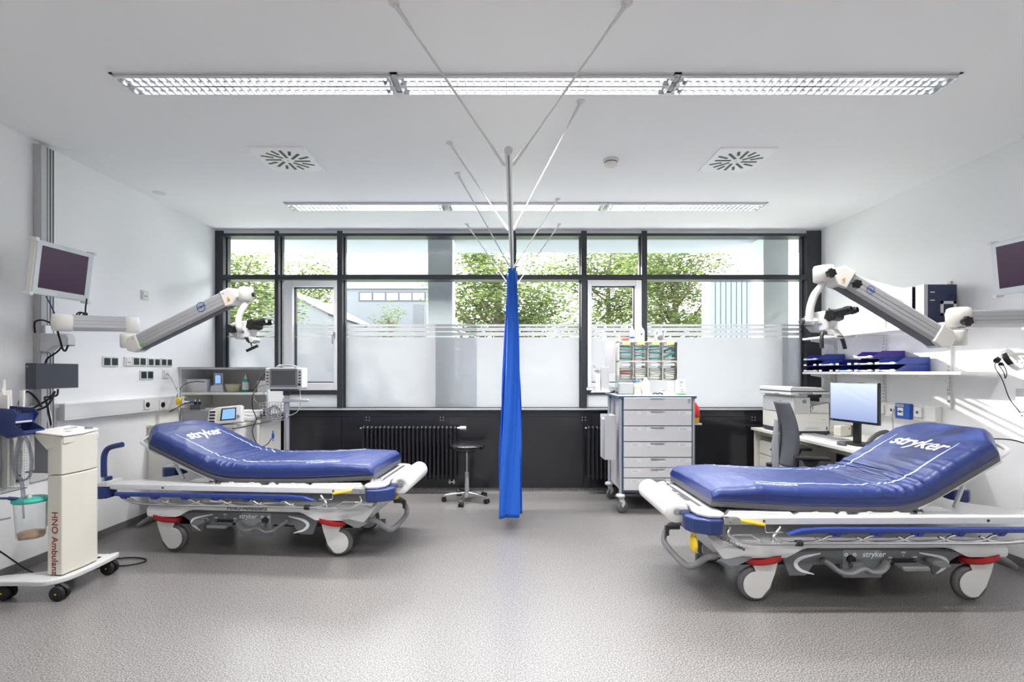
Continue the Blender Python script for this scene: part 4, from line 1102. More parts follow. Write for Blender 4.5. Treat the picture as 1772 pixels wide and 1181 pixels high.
for cx_, cy_ in ((-.24,-.155),(.095,-.165),(.085,.215),(-.2,.2)):
    c = MB()
    for q in (-.019,.019): c.lathe([(0,-.012),(.040,-.012),(.044,-.008),(.044,.008),(.040,.012),(0,.012)],(cx_,cy_+q,.045),n=24,M=Matrix.Rotation(PI/2,3,'X'))
    cs = part('caster', c, M['rubber'], t)
    part('caster_fork', MB().prism([(cx_-.02,.060),(cx_+.05,.055),(cx_+.052,.070),(cx_+.01,.098),(cx_-.025,.098)],'xz',cy_-.008,cy_+.008), M['black'], cs)
    part('axle_cap', MB().cyl((cx_,cy_-.0315,.045),(cx_,cy_-.0335,.045),.005,n=8), M['yellow'], cs)
t = thing('suction_jar','clear secretion jar with a teal lid hanging on the suction unit','jar',(-2.935,2.99,.36))
part('jar_body', MB().lathe([(.0,0),(.062,.0),(.068,.01),(.080,.215),(.082,.23)],n=32), M['clear'], t)
part('liquid', MB().lathe([(0,.004),(.060,.004),(.066,.035),(0,.04)],n=28), mat('cloudy residue',(196,160,130),.3,var=.5,vscale=30), t)
part('lid', MB().lathe([(.086,.222),(.090,.228),(.090,.240),(.075,.248),(.03,.256),(0,.256)],n=32), M['teal'], t)
part('tube_port', MB().cyl((-.03,-.05,.25),(-.06,-.08,.262),.011,n=12).cyl((-.06,-.08,.262),(-.09,-.11,.27),.007,n=12), M['navy'], t)
part('port_cap', MB().cyl((.02,-.03,.25),(.02,-.03,.275),.012,n=12), M['white'], t)

# ------------------------------------------------------------------ sockets on the left wall
def socket(label, px0, px1, py0, py1, kinds, group='sockets on the left wall', x=XL):
    Ya, Yb_ = onL(px0,x), onL(px1,x); Ym = (Ya+Yb_)/2
    zt = CZ-(py0-645)*Ym/837; zb = CZ-(py1-645)*Ym/837
    t = thing('wall_socket', label, 'socket', (x, Ym, zb), 0, group)
    W = Yb_-Ya; H = zt-zb
    part('plate', MB().box(0,.010,-W/2,W/2,0,H), M['white'], t, bevel=.003)
    n = len(kinds)
    for k, kk in enumerate(kinds):
        yc = -W/2+W*(k+.5)/n; hs = min(H*.36, W/n*.40)
        if kk == 'g':
            part('insert', MB().box(.010,.014,yc-hs,yc+hs,H/2-hs*1.0,H/2+hs*1.0), M['green'], t, bevel=.002)
            part('recess', MB().cyl((.0141,yc,H/2),(.0146,yc,H/2),hs*.72,n=20), M['black'], t)
        elif kk == 'k':
            part('recess', MB().cyl((.0101,yc,H/2),(.0125,yc,H/2),hs*.85,n=20), M['black'], t)
        else:
            part('insert', MB().box(.010,.016,yc-hs,yc+hs,H/2-hs,H/2+hs), M['ivory'], t, bevel=.002)
            for q in (-1,1): part('port', MB().box(.016,.0166,yc+q*hs*.35-.006,yc+q*hs*.35+.006,H/2-.012,H/2-.002), M['dgrey'], t)
    return t
socket('leftmost double socket with dark green inserts high on the left wall',176.5,203,617.5,635,'gg')
socket('white data outlet between dark green sockets on the left wall',213.5,227,618,634.5,'w')
socket('double green socket directly right of the white data outlet',228,251,618,634,'gg')
socket('double green socket second right of the white data outlet',254,275.5,620,634.5,'gg')
socket('double green socket at the right end of the upper socket row',276.8,296.5,620.5,634.5,'gg')
socket('lower double green socket alone beneath the upper socket row',241,264,641,657.5,'gg')
socket('white outlet with a black plug above the yellow pole clamp',280.5,292,640,655.5,'w')
socket('white light switch plate high on the left wall by the microscope arm',243,256,503,520,'w')
cable('thin_cable','thin grey cable from the white outlet down to the pole top',[(-3.345,4.775,1.375),(-3.28,4.74,1.33),(-3.22,4.70,1.26),(-3.19,4.68,1.22)],.003,'mgrey')
t = thing('cable_trunking','white cable trunking along the left wall behind the stretcher','cable trunking',(XL,3.63,1.017))
part('channel', MB().box(0,.06,0,1.86,0,.128), M['white'], t, bevel=.003)
part('cover_seam', MB().box(.060,.0608,.005,1.855,.018,.020).box(.060,.0608,.005,1.855,.106,.108), M['lgrey'], t)
for px, lb in ((253.5,'black round socket on the left trunking nearest the suction unit'),(280,'black round socket on the left trunking near the yellow pole clamp')):
    socket(lb, px-5, px+5, 693, 709, 'k', 'black sockets on the left trunking', XL+.06)
part('wall_plate', MB().box(XL,XL+.012,3.42,3.62,.60,1.15), M['lgrey'], thing('duct_panel','flat grey panel below the supply channel on the left wall','panel',(0,0,0)))

# ------------------------------------------------------------------ left rear corner: cabinet, shelf, devices
M['woodw'] = mat('white wood laminate', (222,220,214), .45, var=.05, vscale=6)
t = thing('base_cabinet','white wood base cabinet along the left wall behind the stretcher','cabinet',(XL,4.545,0))
part('body', MB().box(.01,.80,0,.95,.06,.855).box(.02,.78,.02,.93,0,.06), M['woodw'], t, bevel=.002)
part('top', MB().box(.002,.83,-.005,.96,.857,.885), M['cream'], t, bevel=.003)
for k in range(2): part('door', MB().box(.802,.82,.01+k*.47,.47+k*.47,.08,.845), M['woodw'], t, bevel=.002)
t = thing('wall_shelf_unit','low open white shelf unit in the left corner in front of the window','shelf unit',(XL,4.98,1.15))
W = .915
su = MB().box(0,W,0,.50,.263,.278).box(0,.018,.02,.50,0,.263).box(W-.018,W,.02,.50,-.21,.263).box(0,W,.48,.50,-.21,.263)
part('carcass', su, M['white'], t, bevel=.001)
part('top_board', MB().box(-.0,W+.005,-.01,.50,.278,.284), M['mgrey'], t)
part('shelf_board', MB().box(.018,W-.018,.0,.48,.0,.022), M['white'], t, bevel=.002)
part('switch_panel', MB().box(.02,.23,.10,.16,.022,.16), M['white'], t, bevel=.003, label='white panel with two small ports')
part('switch_panel', MB().box(.76,.895,.10,.16,.022,.145), M['white'], t, bevel=.003)
SZ = 1.173
t = thing('docking_scanner','white handheld device with a blue screen standing in its dock','charging dock',(-3.05,5.14,SZ))
part('dock', MB().prism([(-.075,0),(.075,0),(.065,.07),(-.060,.07)],'xz',-.04,.05), M['white'], t, bevel=.006)
hh = part('handset', MB().prism(rrect(-.045,.06,.045,.20,.01,3),'xz',-.012,.012), M['white'], t, bevel=.004)
part('handset_screen', MB().box(-.036,.036,-.0135,-.012,.085,.185), M['screen'], hh)
part('lit_display', MB().box(-.028,.028,-.0145,-.0135,.092,.178), mat('blue lit display',(90,120,230),.3,emit=(90,120,235),estr=.8), hh)
t = tag(build('kidney_bowl', MB().lathe([(0,0),(.055,0),(.062,.01),(.076,.055),(.082,.085),(.079,.085),(.072,.055),(.058,.014),(0,.010)],(-2.885,5.13,SZ),n=32), mat('beige plastic bowl',(196,190,158),.4)),'beige plastic bowl on the left shelf between dock and green bottle','bowl')
t = thing('spray_bottle','teal plastic bottle with white cap and label on the left shelf','bottle',(-2.755,5.12,SZ))
part('bottle_body', MB().lathe([(0,0),(.028,0),(.031,.006),(.031,.115),(.026,.130),(.013,.140)],n=24), M['teal'], t)
part('bottle_cap', MB().lathe([(.015,.138),(.015,.155),(.008,.165),(.006,.185),(0,.187)],n=18), M['white'], t)
part('bottle_label', MB().lathe([(.0315,.025),(.0315,.105)],n=24), M['white'], t)
t = thing('grey_device_case','large grey rounded device case on the base cabinet under the shelf','device',(-2.93,4.80,.886))
part('casing', MB().prism(rrect(-.19,0,.13,.135,.03,5),'xz',-.14,.15), M['mgrey'], t, bevel=.01)
t = thing('plug_adapter','dark grey charger block with two upright plugs on the grey case','charger',(-2.995,4.70,1.022))
part('base', MB().prism([(-.055,0),(.055,0),(.048,.045),(-.045,.045)],'xz',-.04,.04), M['dgrey'], t, bevel=.004)
for x in (-.02,.02):
    part('plug', MB().cyl((x,0,.045),(x,0,.075),.013,n=14), M['black'], t); part('plug_tip', MB().cyl((x,0,.075),(x,0,.095),.006,n=10), M['chrome'], t)
t = thing('stimulator_device','white tilted control device with a blue-grey screen on the base cabinet','medical device',(-2.62,4.56,.886),math.radians(12))
T = Matrix.Rotation(math.radians(-14),4,'X')
part('casing', MB().prism([(-.17,.0),(.13,.02),(.115,.185),(-.10,.165),(-.165,.13)],'xz',-.03,.045).xf(T), M['white'], t, bevel=.008)
sc = part('screen_frame', MB().prism([(-.06,.035),(.075,.045),(.07,.160),(-.055,.150)],'xz',-.034,-.030).xf(T), M['black'], t)
part('lit_screen', MB().prism([(-.045,.045),(.066,.055),(.062,.150),(-.042,.140)],'xz',-.036,-.034).xf(T), mat('blue grey screen',(100,136,176),.25,emit=(100,140,180),estr=.45), sc)
for k in range(4):
    part('side_button', MB().prism(rrect(-.155,.022+k*.030,-.105,.037+k*.030,.006,3),'xz',-.034,-.030).xf(T), M['black'], t)
    part('round_key', MB().cyl((-.075,-.032,.045+k*.026),(-.075,-.036,.045+k*.026),.006,n=10).xf(T), M['yellow'], t)
part('dial', MB().cyl((.093,-.030,.075),(.093,-.045,.075),.014,n=16).xf(T), M['mgrey'], t)
for k in range(3):
    m = MB().tube(smooth_path([(-.10,0,0),(-.03,.01,.004),(.04,-.006,0),(.11,.0,.003)],4),.024,12)
    o = build('folded_towel', m, M['paper'], None, (-2.62+.015*k,4.88+.02*k,.912+.032*k), (0,0,.15*k-.2)); tag(o,['bottom rolled white towel behind the tilted device','middle rolled white towel behind the tilted device','top rolled white towel behind the tilted device'][k],'towel','rolled white towels on the base cabinet')
cable('desk_cable','black cable arching from the shelf panel down to the pole clamp',[(-3.15,5.06,1.28),(-3.22,5.0,1.285),(-3.27,4.9,1.25),(-3.26,4.8,1.15),(-3.21,4.74,1.10)],.004)
cable('desk_cable','black cable over the grey case to the charger block',[(-3.24,4.66,1.0),(-3.17,4.65,1.035),(-3.11,4.66,1.07),(-3.06,4.68,1.09),(-3.03,4.70,1.09)],.004)
t = thing('infusion_pole','slim chrome pole with a yellow clamp on the left rear cabinet','pole',(-3.165,4.69,0))
part('pole_tube', MB().cyl((0,0,.89),(0,0,1.215),.0115,n=16), M['chrome'], t)
part('hook', MB().tube(smooth_path([(0,0,1.205),(0,0,1.235),(-.02,0,1.235),(-.028,0,1.21),(-.02,0,1.195)],4),.0035,7), M['steel'], t)
part('clamp', MB().lathe([(.022,1.065),(.028,1.07),(.029,1.125),(.024,1.135),(.012,1.138)],n=20), M['yellow'], t, label='yellow clamp')
part('valve', MB().box(.03,.06,-.015,.015,1.08,1.12).cyl((.05,0,1.095),(.105,0,1.095),.008,n=10).cyl((.04,0,1.05),(.04,0,1.13),.010,n=10), M['chrome'], t)
part('valve_tip', MB().cyl((.105,0,1.095),(.125,0,1.095),.010,n=10), M['logo_blue'], t)
part('pole_foot', MB().lathe([(.045,.886),(.045,.893),(.015,.9)],n=20), M['steel'], t)

# ------------------------------------------------------------------ patient monitor on a stand
t = thing('patient_monitor_stand','white patient monitor with grey screen on a chrome roll stand','patient monitor',(-2.20,4.86,0))
part('pole_tube', MB().cyl((0,0,.06),(0,0,1.22),.026,n=20), M['alu'], t)
fb = MB()
for k in range(5):
    a = 2*PI*k/5+.2; part('stand_leg', MB().tube([(0,0,.085),(math.cos(a)*.26,math.sin(a)*.26,.075)],.018,8), M['lgrey'], t)
    part('caster', MB().cyl((math.cos(a)*.26-.012,math.sin(a)*.26,.032),(math.cos(a)*.26+.012,math.sin(a)*.26,.032),.032,n=16), M['rubber'], t)
part('casing', MB().prism(rrect(-.175,1.215,.195,1.425,.02,4),'xz',-.09,.04), M['ivory'], t, bevel=.012)
fb = part('bezel', MB().prism(rrect(-.125,1.235,.145,1.42,.01,4),'xz',-.096,-.088), M['mgrey'], t)
part('display', MB().box(-.108,.128,-.098,-.095,1.255,1.40), mat('grey standby screen',(96,96,96),.25), fb)
for k in range(5):
    part('button', MB().prism(rrect(-.160,1.255+k*.030,-.137,1.268+k*.030,.005,3),'xz',-.095,-.089), M['red'] if k==1 else (M['teal'] if k==0 else M['dgrey']), t)
    part('button', MB().prism(rrect(.157,1.255+k*.030,.180,1.268+k*.030,.005,3),'xz',-.095,-.089), M['dgrey'], t)
part('rotary_knob', MB().cyl((.168,-.09,1.262),(.168,-.105,1.262),.013,n=14), M['black'], t)
part('carry_handle', MB().tube(smooth_path([(-.11,-.02,1.42),(-.06,-.02,1.447),(.07,-.02,1.447),(.14,-.02,1.42)],5),.009,8), M['mgrey'], t)
part('mount', MB().box(-.13,.10,-.08,.04,1.195,1.215).cyl((0,0,1.15),(0,0,1.20),.034,n=18), M['dgrey'], t, bevel=.004)
part('push_bar', MB().prism(rrect(-.02,1.085,.24,1.115,.012,3),'xz',-.06,-.03).cyl((0,0,1.08),(0,0,1.12),.036,n=18), M['lgrey'], t, bevel=.005)
bk = MB()
for k in range(7):
    z = .90+.18*k/6; bk.tube([(-.235,-.07,z),(-.03,-.07,z),(-.03,.07,z),(-.235,.07,z)],.0022,5,closed=True)
for k in range(8):
    x = -.235+.205*k/7
    for y in (-.07,.07): bk.tube([(x,y,.90),(x,y,1.08)],.0022,5)
    bk.tube([(x,-.07,.90),(x,.07,.90)],.0022,5)
bs_ = part('wire_tray', bk, M['chrome'], t)
cl = MB().cyl((0,0,.93),(0,0,.955),.034,n=16); part('tray_clamp', cl, M['steel'], t)
def wig(seed, n, cx_, cz_, sx, sz, y0):
    r = random.Random(seed); return [(cx_+sx*math.cos(k*1.25+seed)*r.uniform(.5,1), y0+r.uniform(-.04,.04), cz_+sz*math.sin(k*1.25+seed)*r.uniform(.5,1)) for k in range(n)]
cable('coiled_lead','grey leads coiled inside the wire tray of the patient monitor',wig(3,26,-2.33,.985,.085,.07,4.86),.0035,'mgrey')
cable('coiled_lead','white leads coiled inside the wire tray of the patient monitor',wig(8,24,-2.33,.98,.085,.06,4.87),.0035,'ivory')
cable('monitor_lead','black lead arching from the patient monitor side down to the wire tray',[(-2.375,4.80,1.38),(-2.43,4.78,1.30),(-2.49,4.76,1.15),(-2.49,4.76,1.02),(-2.46,4.77,.92),(-2.50,4.77,.80),(-2.44,4.77,.66),(-2.36,4.77,.665),(-2.30,4.77,.74)],.004)
cable('monitor_lead','thin grey lead looping below the patient monitor to the blue connector',[(-2.375,4.78,1.26),(-2.46,4.76,1.22),(-2.47,4.75,1.12),(-2.40,4.75,1.06),(-2.36,4.75,1.14),(-2.42,4.76,1.24)],.0035,'mgrey')
cable('monitor_lead','white lead looping right of the stand pole below the patient monitor',[(-2.06,4.84,1.22),(-2.05,4.83,1.10),(-2.07,4.82,1.0),(-2.14,4.81,.955),(-2.18,4.82,.965)],.004,'ivory')
tag(build('lead_connector', MB().box(-.011,.011,-.008,.008,0,.045).cyl((0,0,.045),(0,0,.075),.006,n=8).cyl((0,0,-.03),(0,0,0),.004,n=8), M['logo_blue'], None, (-2.295,4.77,.73), bevel=.003),'small blue lead connector hanging below the wire tray','connector')
# ------------------------------------------------------------------ stool
t = thing('roller_stool','round black roller stool with chrome five-star base by the radiator','stool',(-.416,5.2,0))
part('seat', MB().lathe([(.0,.548),(.12,.550),(.178,.562),(.190,.583),(.184,.603),(.15,.616),(.0,.622)],n=44), mat('black vinyl',(22,22,25),.28), t)
part('seat_lever', MB().tube(smooth_path([(-.10,-.08,.545),(0,-.12,.537),(.10,-.08,.545)],5),.004,7), M['black'], t)
part('column', MB().cyl((0,0,.30),(0,0,.55),.011,n=16), M['chrome'], t)
part('column_sleeve', MB().cyl((0,0,.09),(0,0,.315),.024,n=20), M['chrome'], t)
part('hub', MB().lathe([(.020,.035),(.03,.04),(.034,.09),(.028,.11)],n=20), M['chrome'], t)
for k in range(5):
    a = math.radians(-100+72*k); d = Vector((math.cos(a),math.sin(a),0)); e = d*.245
    part('leg', MB().tube([d*.02+Vector((0,0,.088)),d*.12+Vector((0,0,.082)),e+Vector((0,0,.068))],.012,8,radii=[.018,.013,.010]).cyl(e+Vector((0,0,.045)),e+Vector((0,0,.078)),.012,n=10), M['chrome'], t)
    w = d.cross(Vector((0,0,1))); c = MB()
    for q in (-.015,.015): c.cyl(e+w*(q-.009)+Vector((0,0,.026)),e+w*(q+.009)+Vector((0,0,.026)),.026,n=16)
    c.obox(e+Vector((0,0,.042)),(.03,.03,.018))
    part('caster', c, M['rubber'], t)
# ------------------------------------------------------------------ radiators
def radiator(x0, n, label, valve):
    t = thing('radiator', label, 'radiator', (x0,5.49,.165), 0, 'tubular radiators under the windows')
    for k in range(n):
        x = .0235+.0471*k; s = MB()
        for y in (-.035,.035): s.cyl((x,y,.035),(x,y,.575),.0125,n=12)
        s.sph((x,0,.583),(.0225,.05,.028),12,8).sph((x,0,.027),(.0225,.05,.028),12,8)
        part('column', s, M['radiator'], t)
    part('end_plug', MB().cyl((-.02,0,.583),(0,0,.583),.009,n=10), M['steel'], t)
    part('wall_mount', MB().box(.1,.12,.04,.105,.5,.52).box(.0471*n-.12,.0471*n-.10,.04,.105,.5,.52), M['radiator'], t)
    if valve:
        part('valve_head', MB().cyl((.0471*n,0,.583),(.0471*n+.03,0,.583),.012,n=12).cyl((.0471*n+.03,0,.583),(.0471*n+.10,0,.583),.022,n=16), M['white'], t, bevel=.003, label='white thermostat head')
        part('pipe_block', MB().cyl((.0471*n-.085,0,-.05),(.0471*n-.085,0,0),.011,n=10).cyl((.0471*n-.04,0,-.05),(.0471*n-.04,0,0),.011,n=10).box(.0471*n-.1,.0471*n-.025,-.012,.012,-.035,-.02), M['steel'], t)
radiator(-1.632, 23, 'black tubular radiator under the window behind the stool', True)
radiator(.918, 16, 'black tubular radiator partly hidden behind the drawer trolley', False)

# ------------------------------------------------------------------ drawer trolley
TX0, TX1, TY0, TY1 = 1.118, 1.861, 4.75, 5.30
t = thing('drawer_trolley','grey drawer trolley with blue edges in front of the window','trolley',(1.49,5.02,0))
def q(x, y): return x-1.49, y-5.02
a0, b0 = q(TX0,TY0); a1, b1 = q(TX1,TY1)
M['teal_edge'] = mat('steel blue edge trim', (54,96,124), .4)
M['drawer'] = mat('pale grey drawer front', (222,222,224), .35)
part('carcass', MB().box(a0+.03,a1-.03,b0+.012,b1,.20,1.125), M['lgrey'], t)
part('top_board', MB().box(a0-.012,a1+.012,b0-.015,b1+.02,1.125,1.149), M['teal_edge'], t, bevel=.004)
part('top_sheet', MB().box(a0,a1,b0-.003,b1+.008,1.1495,1.152), M['white'], t)
part('front_frame', MB().box(a0+.026,a0+.038,b0,b0+.02,.205,1.12).box(a1-.038,a1-.026,b0,b0+.02,.205,1.12).box(a0+.03,a1-.03,b0+.006,b0+.018,.205,1.12), M['teal_edge'], t)
for x in (a0+.013,a1-.013):
    for y in (b0+.013,b1-.013):
        part('corner_post', MB().cyl((x,y,.17),(x,y,1.125),.0155,n=18), M['alu'], t)
        part('post_foot', MB().lathe([(.020,.150),(.044,.154),(.046,.166),(.040,.180),(.018,.188)],(x,y,0),n=22), M['lgrey'], t)
        cc = MB().lathe([(0,-.012),(.050,-.014),(.058,-.010),(.058,.010),(.050,.014),(0,.012)],(x+.02,y,.060),n=28,M=Matrix.Rotation(PI/2,3,'X')@Matrix.Rotation(0.5,3,'Y'))
        w = part('caster', cc, M['tyre'], t)
        part('caster_fork', MB().prism([(x-.02,.15),(x+.03,.15),(x+.045,.09),(x+.022,.05),(x+.0,.08)],'xz',y-.022,y+.022), M['lgrey'], w, bevel=.004)
def crop(cy): return CZ-(540+cy/3.28-645)*.005675
rows = [(486,555),(560,645),(650,734),(739,823),(828,882),(886,940),(945,1012)]
for i, (p, r) in enumerate(rows):
    z1_, z0_ = crop(p), crop(r)
    d = part('drawer', MB().box(a0+.040,a1-.040,b0-.018,b0+.004,z0_,z1_), M['drawer'], t, bevel=.003)
    part('grip', MB().box(-.075,.065,b0-.034,b0-.018,z1_-.008,z1_-.004), M['alu'], d)
    lb = MB(); rn = random.Random(i+3)
    for (x, w) in ((-.26,.10),(.20,.13),(-.11,.08) if i in (1,2,3) else (.0,.07)):
        if i != 0: part('label_strip', MB().box(x,x+w,b0-.0192,b0-.018,z1_-.042,z1_-.012), M['paper'], d)
    tx = MB()
    if i == 0: part('label_strip', MB().box(-.12,.10,b0-.0192,b0-.018,z1_-.055,z1_-.038), M['white'], d)
    for (x, w) in ((-.25,.06),(.215,.07)):
        for zz in (.020,.032): tx.box(x,x+w*rn.uniform(.6,1),b0-.0200,b0-.0192,z1_-zz-.0025,z1_-zz)
    if i != 0: part('label_lines', tx, M['mgrey'], d)
    if i == 0:
        part('lock', MB().cyl((.305,b0-.018,z1_-.022),(.305,b0-.026,z1_-.022),.010,n=14).box(.303,.307,b0-.03,b0-.026,z1_-.06,z1_-.025), M['steel'], d)
rp = MB()
for x in (-.39,.33):
    part('rack_post', MB().box(x-.012,x+.012,b1-.03,b1-.012,1.15,1.72), M['lgrey'], t)
# bin rack
t = thing('bin_rack','rack of eight clear tilt bins mounted above the drawer trolley','storage rack',(1.505,5.16,1.289))
RX0,RX1 = -.311,.311; RH=.42
part('rack_back', MB().box(RX0,RX1,.10,.103,0,RH), M['cleartint'], t)
part('rack_frame', MB().box(RX0,RX1,-.06,.10,RH-.01,RH).box(RX0,RX1,-.06,.10,.2035,.2165).box(RX0,RX1,-.06,.10,0,.01).box(RX0,RX0+.007,-.06,.10,0,RH).box(RX1-.007,RX1,-.06,.10,0,RH), M['cream'], t)
for k in range(1,4):
    x = RX0+(RX1-RX0)*k/4; part('divider', MB().box(x-.005,x+.005,-.05,.10,.01,RH-.01), M['cream'], t)
part('side_panel', MB().box(RX0-.115,RX0-.03,.02,.06,.085,RH), M['lgrey'], t, bevel=.003)
part('side_panel', MB().box(RX1+.004,RX1+.020,.0,.10,.085,RH), M['cream'], t, bevel=.002)
PK = [mat('teal packet',(80,200,192),.4), mat('clear sterile wrap',(226,236,238),.35), mat('pale beige packet',(240,236,222),.5), mat('rust printed packet',(186,84,66),.5), mat('pale yellow note',(232,228,130),.7)]
bw = (RX1-RX0)/4
desc = ['first','second','third','fourth']
rn = random.Random(31)
for r in range(2):
    for k in range(4):
        x0 = RX0+bw*k+.008; x1 = RX0+bw*(k+1)-.008; z0_ = .012 if r==0 else .220; z1_ = .200 if r==0 else .408
        if r == 0: z1_ -= .042
        b = MB().box(x0,x1,-.062,-.059,z0_,z1_).box(x0,x0+.003,-.059,.09,z0_,z1_).box(x1-.003,x1,-.059,.09,z0_,z1_).box(x0,x1,-.059,.09,z0_,z0_+.003)
        bn = part('tilt_bin', b, M['cleartint'], t)
        if r == 1: part('note', MB().box(x0+.03,x1-.03,-.066,-.063,.385,.410), PK[4], bn, label='yellow paper note')
        else: part('note', MB().box(x0+.025,x1-.025,-.055,-.053,.165,.190), M['paper'], bn)
        npk = 5
        for j in range(npk):
            zz = z0_+.012+(z1_-z0_-.03)*j/npk; mm = (PK[0] if (j+k)%2==0 else PK[1]) if r==1 else (PK[3] if (k==0 and j in (2,3)) else (PK[1] if (j+k)%3==0 else PK[2]))
            ww = (x1-x0)*rn.uniform(.70,.84)/2
            o = build('wrapped_packet', MB().box(-ww,ww,-.050,.050,-.009,.009), mm, None, (1.505+(x0+x1)/2+rn.uniform(-.004,.004),5.16+.014,1.289+zz+.010), (0,rn.uniform(-.10,.10) if not (r==1 and k==3) else -.35*(j%2)-.02,rn.uniform(-.04,.04)), bevel=.005)
            col_ = 'teal' if mm is PK[0] else 'clear' if mm is PK[1] else 'rust red' if mm is PK[3] else 'beige'
            tag(o, '%s wrapped packet in the %s %s-row bin of the rack'%(col_,desc[k],'upper' if r==1 else 'lower'), 'packet', 'packets in the %s %s-row bin'%(desc[k],'upper' if r==1 else 'lower'))
RT = 1.711
t = thing('instrument_tray','small white tray with red items at the left end on the bin rack','tray',(1.27,5.17,RT))
part('tray_body', MB().prism([(-.065,.045),(-.05,0),(.05,0),(.062,.028),(.058,.028),(.046,.005),(-.046,.005),(-.061,.045)],'xz',-.045,.045), M['white'], t)
part('tray_items', MB().box(-.03,.045,-.04,.04,.012,.032), PK[3], t, bevel=.004)
def bottle(label, x, y, z, prof, m, cap=None, capm=None, name='bottle', cat='bottle', group=None, extra=None):
    t = thing(name, label, cat, (x,y,z), 0, group)
    part('body', MB().lathe(prof,n=24), m, t)
    if cap: part('cap', MB().lathe(cap,n=20), capm, t)
    if extra: part('label_band', MB().lathe([(extra[0],extra[1]),(extra[0],extra[2])],n=24), extra[3], t)
    return t
bottle('slim white bottle with a nozzle on top of the bin rack',1.352,5.17,RT,[(0,0),(.022,0),(.024,.005),(.024,.115),(.012,.135)],M['white'],[(.012,.133),(.010,.15),(.004,.165),(0,.166)],M['white'],extra=(.0243,.03,.05,M['logo_blue']))
bottle('wide white bottle with blue dot beside the slim bottle on the bin rack',1.435,5.16,RT,[(0,0),(.042,0),(.045,.01),(.045,.11),(.030,.140),(.02,.145)],M['white'],[(.020,.143),(.018,.165),(.0,.17)],M['white'])
tag(build('blue_dot_label', MB().cyl((1.438,5.1145,RT+.075),(1.438,5.1155,RT+.075),.010,n=16), M['logo_blue']),'blue round sticker on the wide white bottle on the bin rack','sticker')
tag(build('small_dish', MB().lathe([(0,0),(.032,0),(.036,.012),(.030,.022),(0,.026)],(1.55,5.16,RT),n=24), M['white']),'small white domed dish on the bin rack beside the steel cup','dish')
t = thing('steel_cup','stainless steel cup holding wooden spatulas on the bin rack','cup',(1.645,5.16,RT))
part('cup_body', MB().lathe([(0,0),(.045,0),(.047,.003),(.047,.098),(.045,.098),(.045,.005),(0,.004)],n=32), M['steel'], t)
sp_c = Vector((1.645,5.16,RT))
for k,(dx,dy,tx_) in enumerate(((-.03,.0,-.22),(-.022,.015,-.12),(.02,.0,.15),(.028,.01,.28),(.0,.02,.02))):
    o = build('wooden_spatula', MB().prism(rrect(-.008,0,.008,.125,.006,3),'xz',-.0012,.0012), M['cream'], None, sp_c+Vector((dx*.5,dy,.008)), (0,tx_*.8,.3*k)); tag(o,'pale wooden spatula standing in the steel cup','spatula','wooden spatulas in the steel cup')
# things on the trolley top
ZT = 1.1525
t = thing('glove_dispenser','clear acrylic dispenser box at the left rear of the trolley top','dispenser',(1.235,4.99,ZT))
m = MB().box(-.09,.09,-.07,-.067,0,.15).box(-.09,-.087,-.067,.07,0,.195).box(.087,.09,-.067,.07,0,.195).box(-.09,.09,.067,.07,0,.195).box(-.09,.09,-.067,.067,0,.003)
part('shell', m, M['clear'], t)
part('contents', MB().box(-.075,.075,-.055,.055,.004,.125), M['white'], t, bevel=.012, label='white folded gloves')
bottle('white square bottle with a bright blue cap on the trolley top',1.345,4.93,ZT,[(0,0),(.033,0),(.035,.004),(.035,.115),(.016,.125)],M['white'],[(.018,.124),(.018,.148),(0,.15)],mat('bright blue cap',(30,120,225),.4),extra=(.0353,.068,.078,M['yellow']))
bottle('tall white bottle next to the blue-capped bottle on the trolley top',1.432,4.95,ZT,[(0,0),(.040,0),(.042,.005),(.042,.12),(.022,.145),(.018,.16)],M['white'],[(.018,.158),(.016,.175),(0,.178)],M['white'])
tag(build('scissors', MB().tube(smooth_path([(-.05,0,.012),(-.02,.01,.018),(0,0,.012),(.02,.012,.02),(.045,0,.012),(.05,.01,.01)],3),.008,8), M['black'], None, (1.53,4.86,ZT)),'small black grips lying on the trolley top','tool')
for (x,w,h,dp,m,lb) in ((1.585,.042,.058,.04,M['white'],'small white box with red print on the trolley top'),(1.638,.028,.050,.03,M['white'],'small teal-topped box on the trolley top'),(1.672,.022,.042,.03,PK[2],'smallest beige box on the trolley top')):
    t = thing('medicine_box',lb,'box',(x,4.88,ZT),0,'small medicine boxes on the trolley top')
    part('carton', MB().box(-w/2,w/2,-dp/2,dp/2,0,h), m, t, bevel=.001)
    part('print_band', MB().box(-w/2+.002,w/2-.002,-dp/2-.0008,-dp/2,h*.72,h*.84), PK[3] if x<1.6 else M['teal'], t)
t = thing('tissue_carton','upright white carton with a green base at the right of the trolley top','box',(1.785,4.93,ZT))
part('carton', MB().box(-.036,.036,-.04,.04,0,.155), M['paper'], t, bevel=.002)
part('green_edge', MB().box(-.0365,.0365,-.0405,.0405,0.0,.016), mat('green print',(60,150,90),.5), t)
tx = MB()
for k, (x,z,w) in enumerate(((-.02,.125,.02),(-.02,.09,.012),(-.015,.05,.03),(-.02,.03,.04))): tx.box(x,x+w,-.041,-.0402,z,z+.005)
part('print_band', tx, M['print'], t)
bottle('plain white container beside the green-edged carton',1.70,4.99,ZT,[(0,0),(.028,0),(.030,.004),(.030,.118),(.025,.125)],M['white'],[(.027,.12),(.027,.132),(0,.134)],M['white'],name='white_container',cat='container')
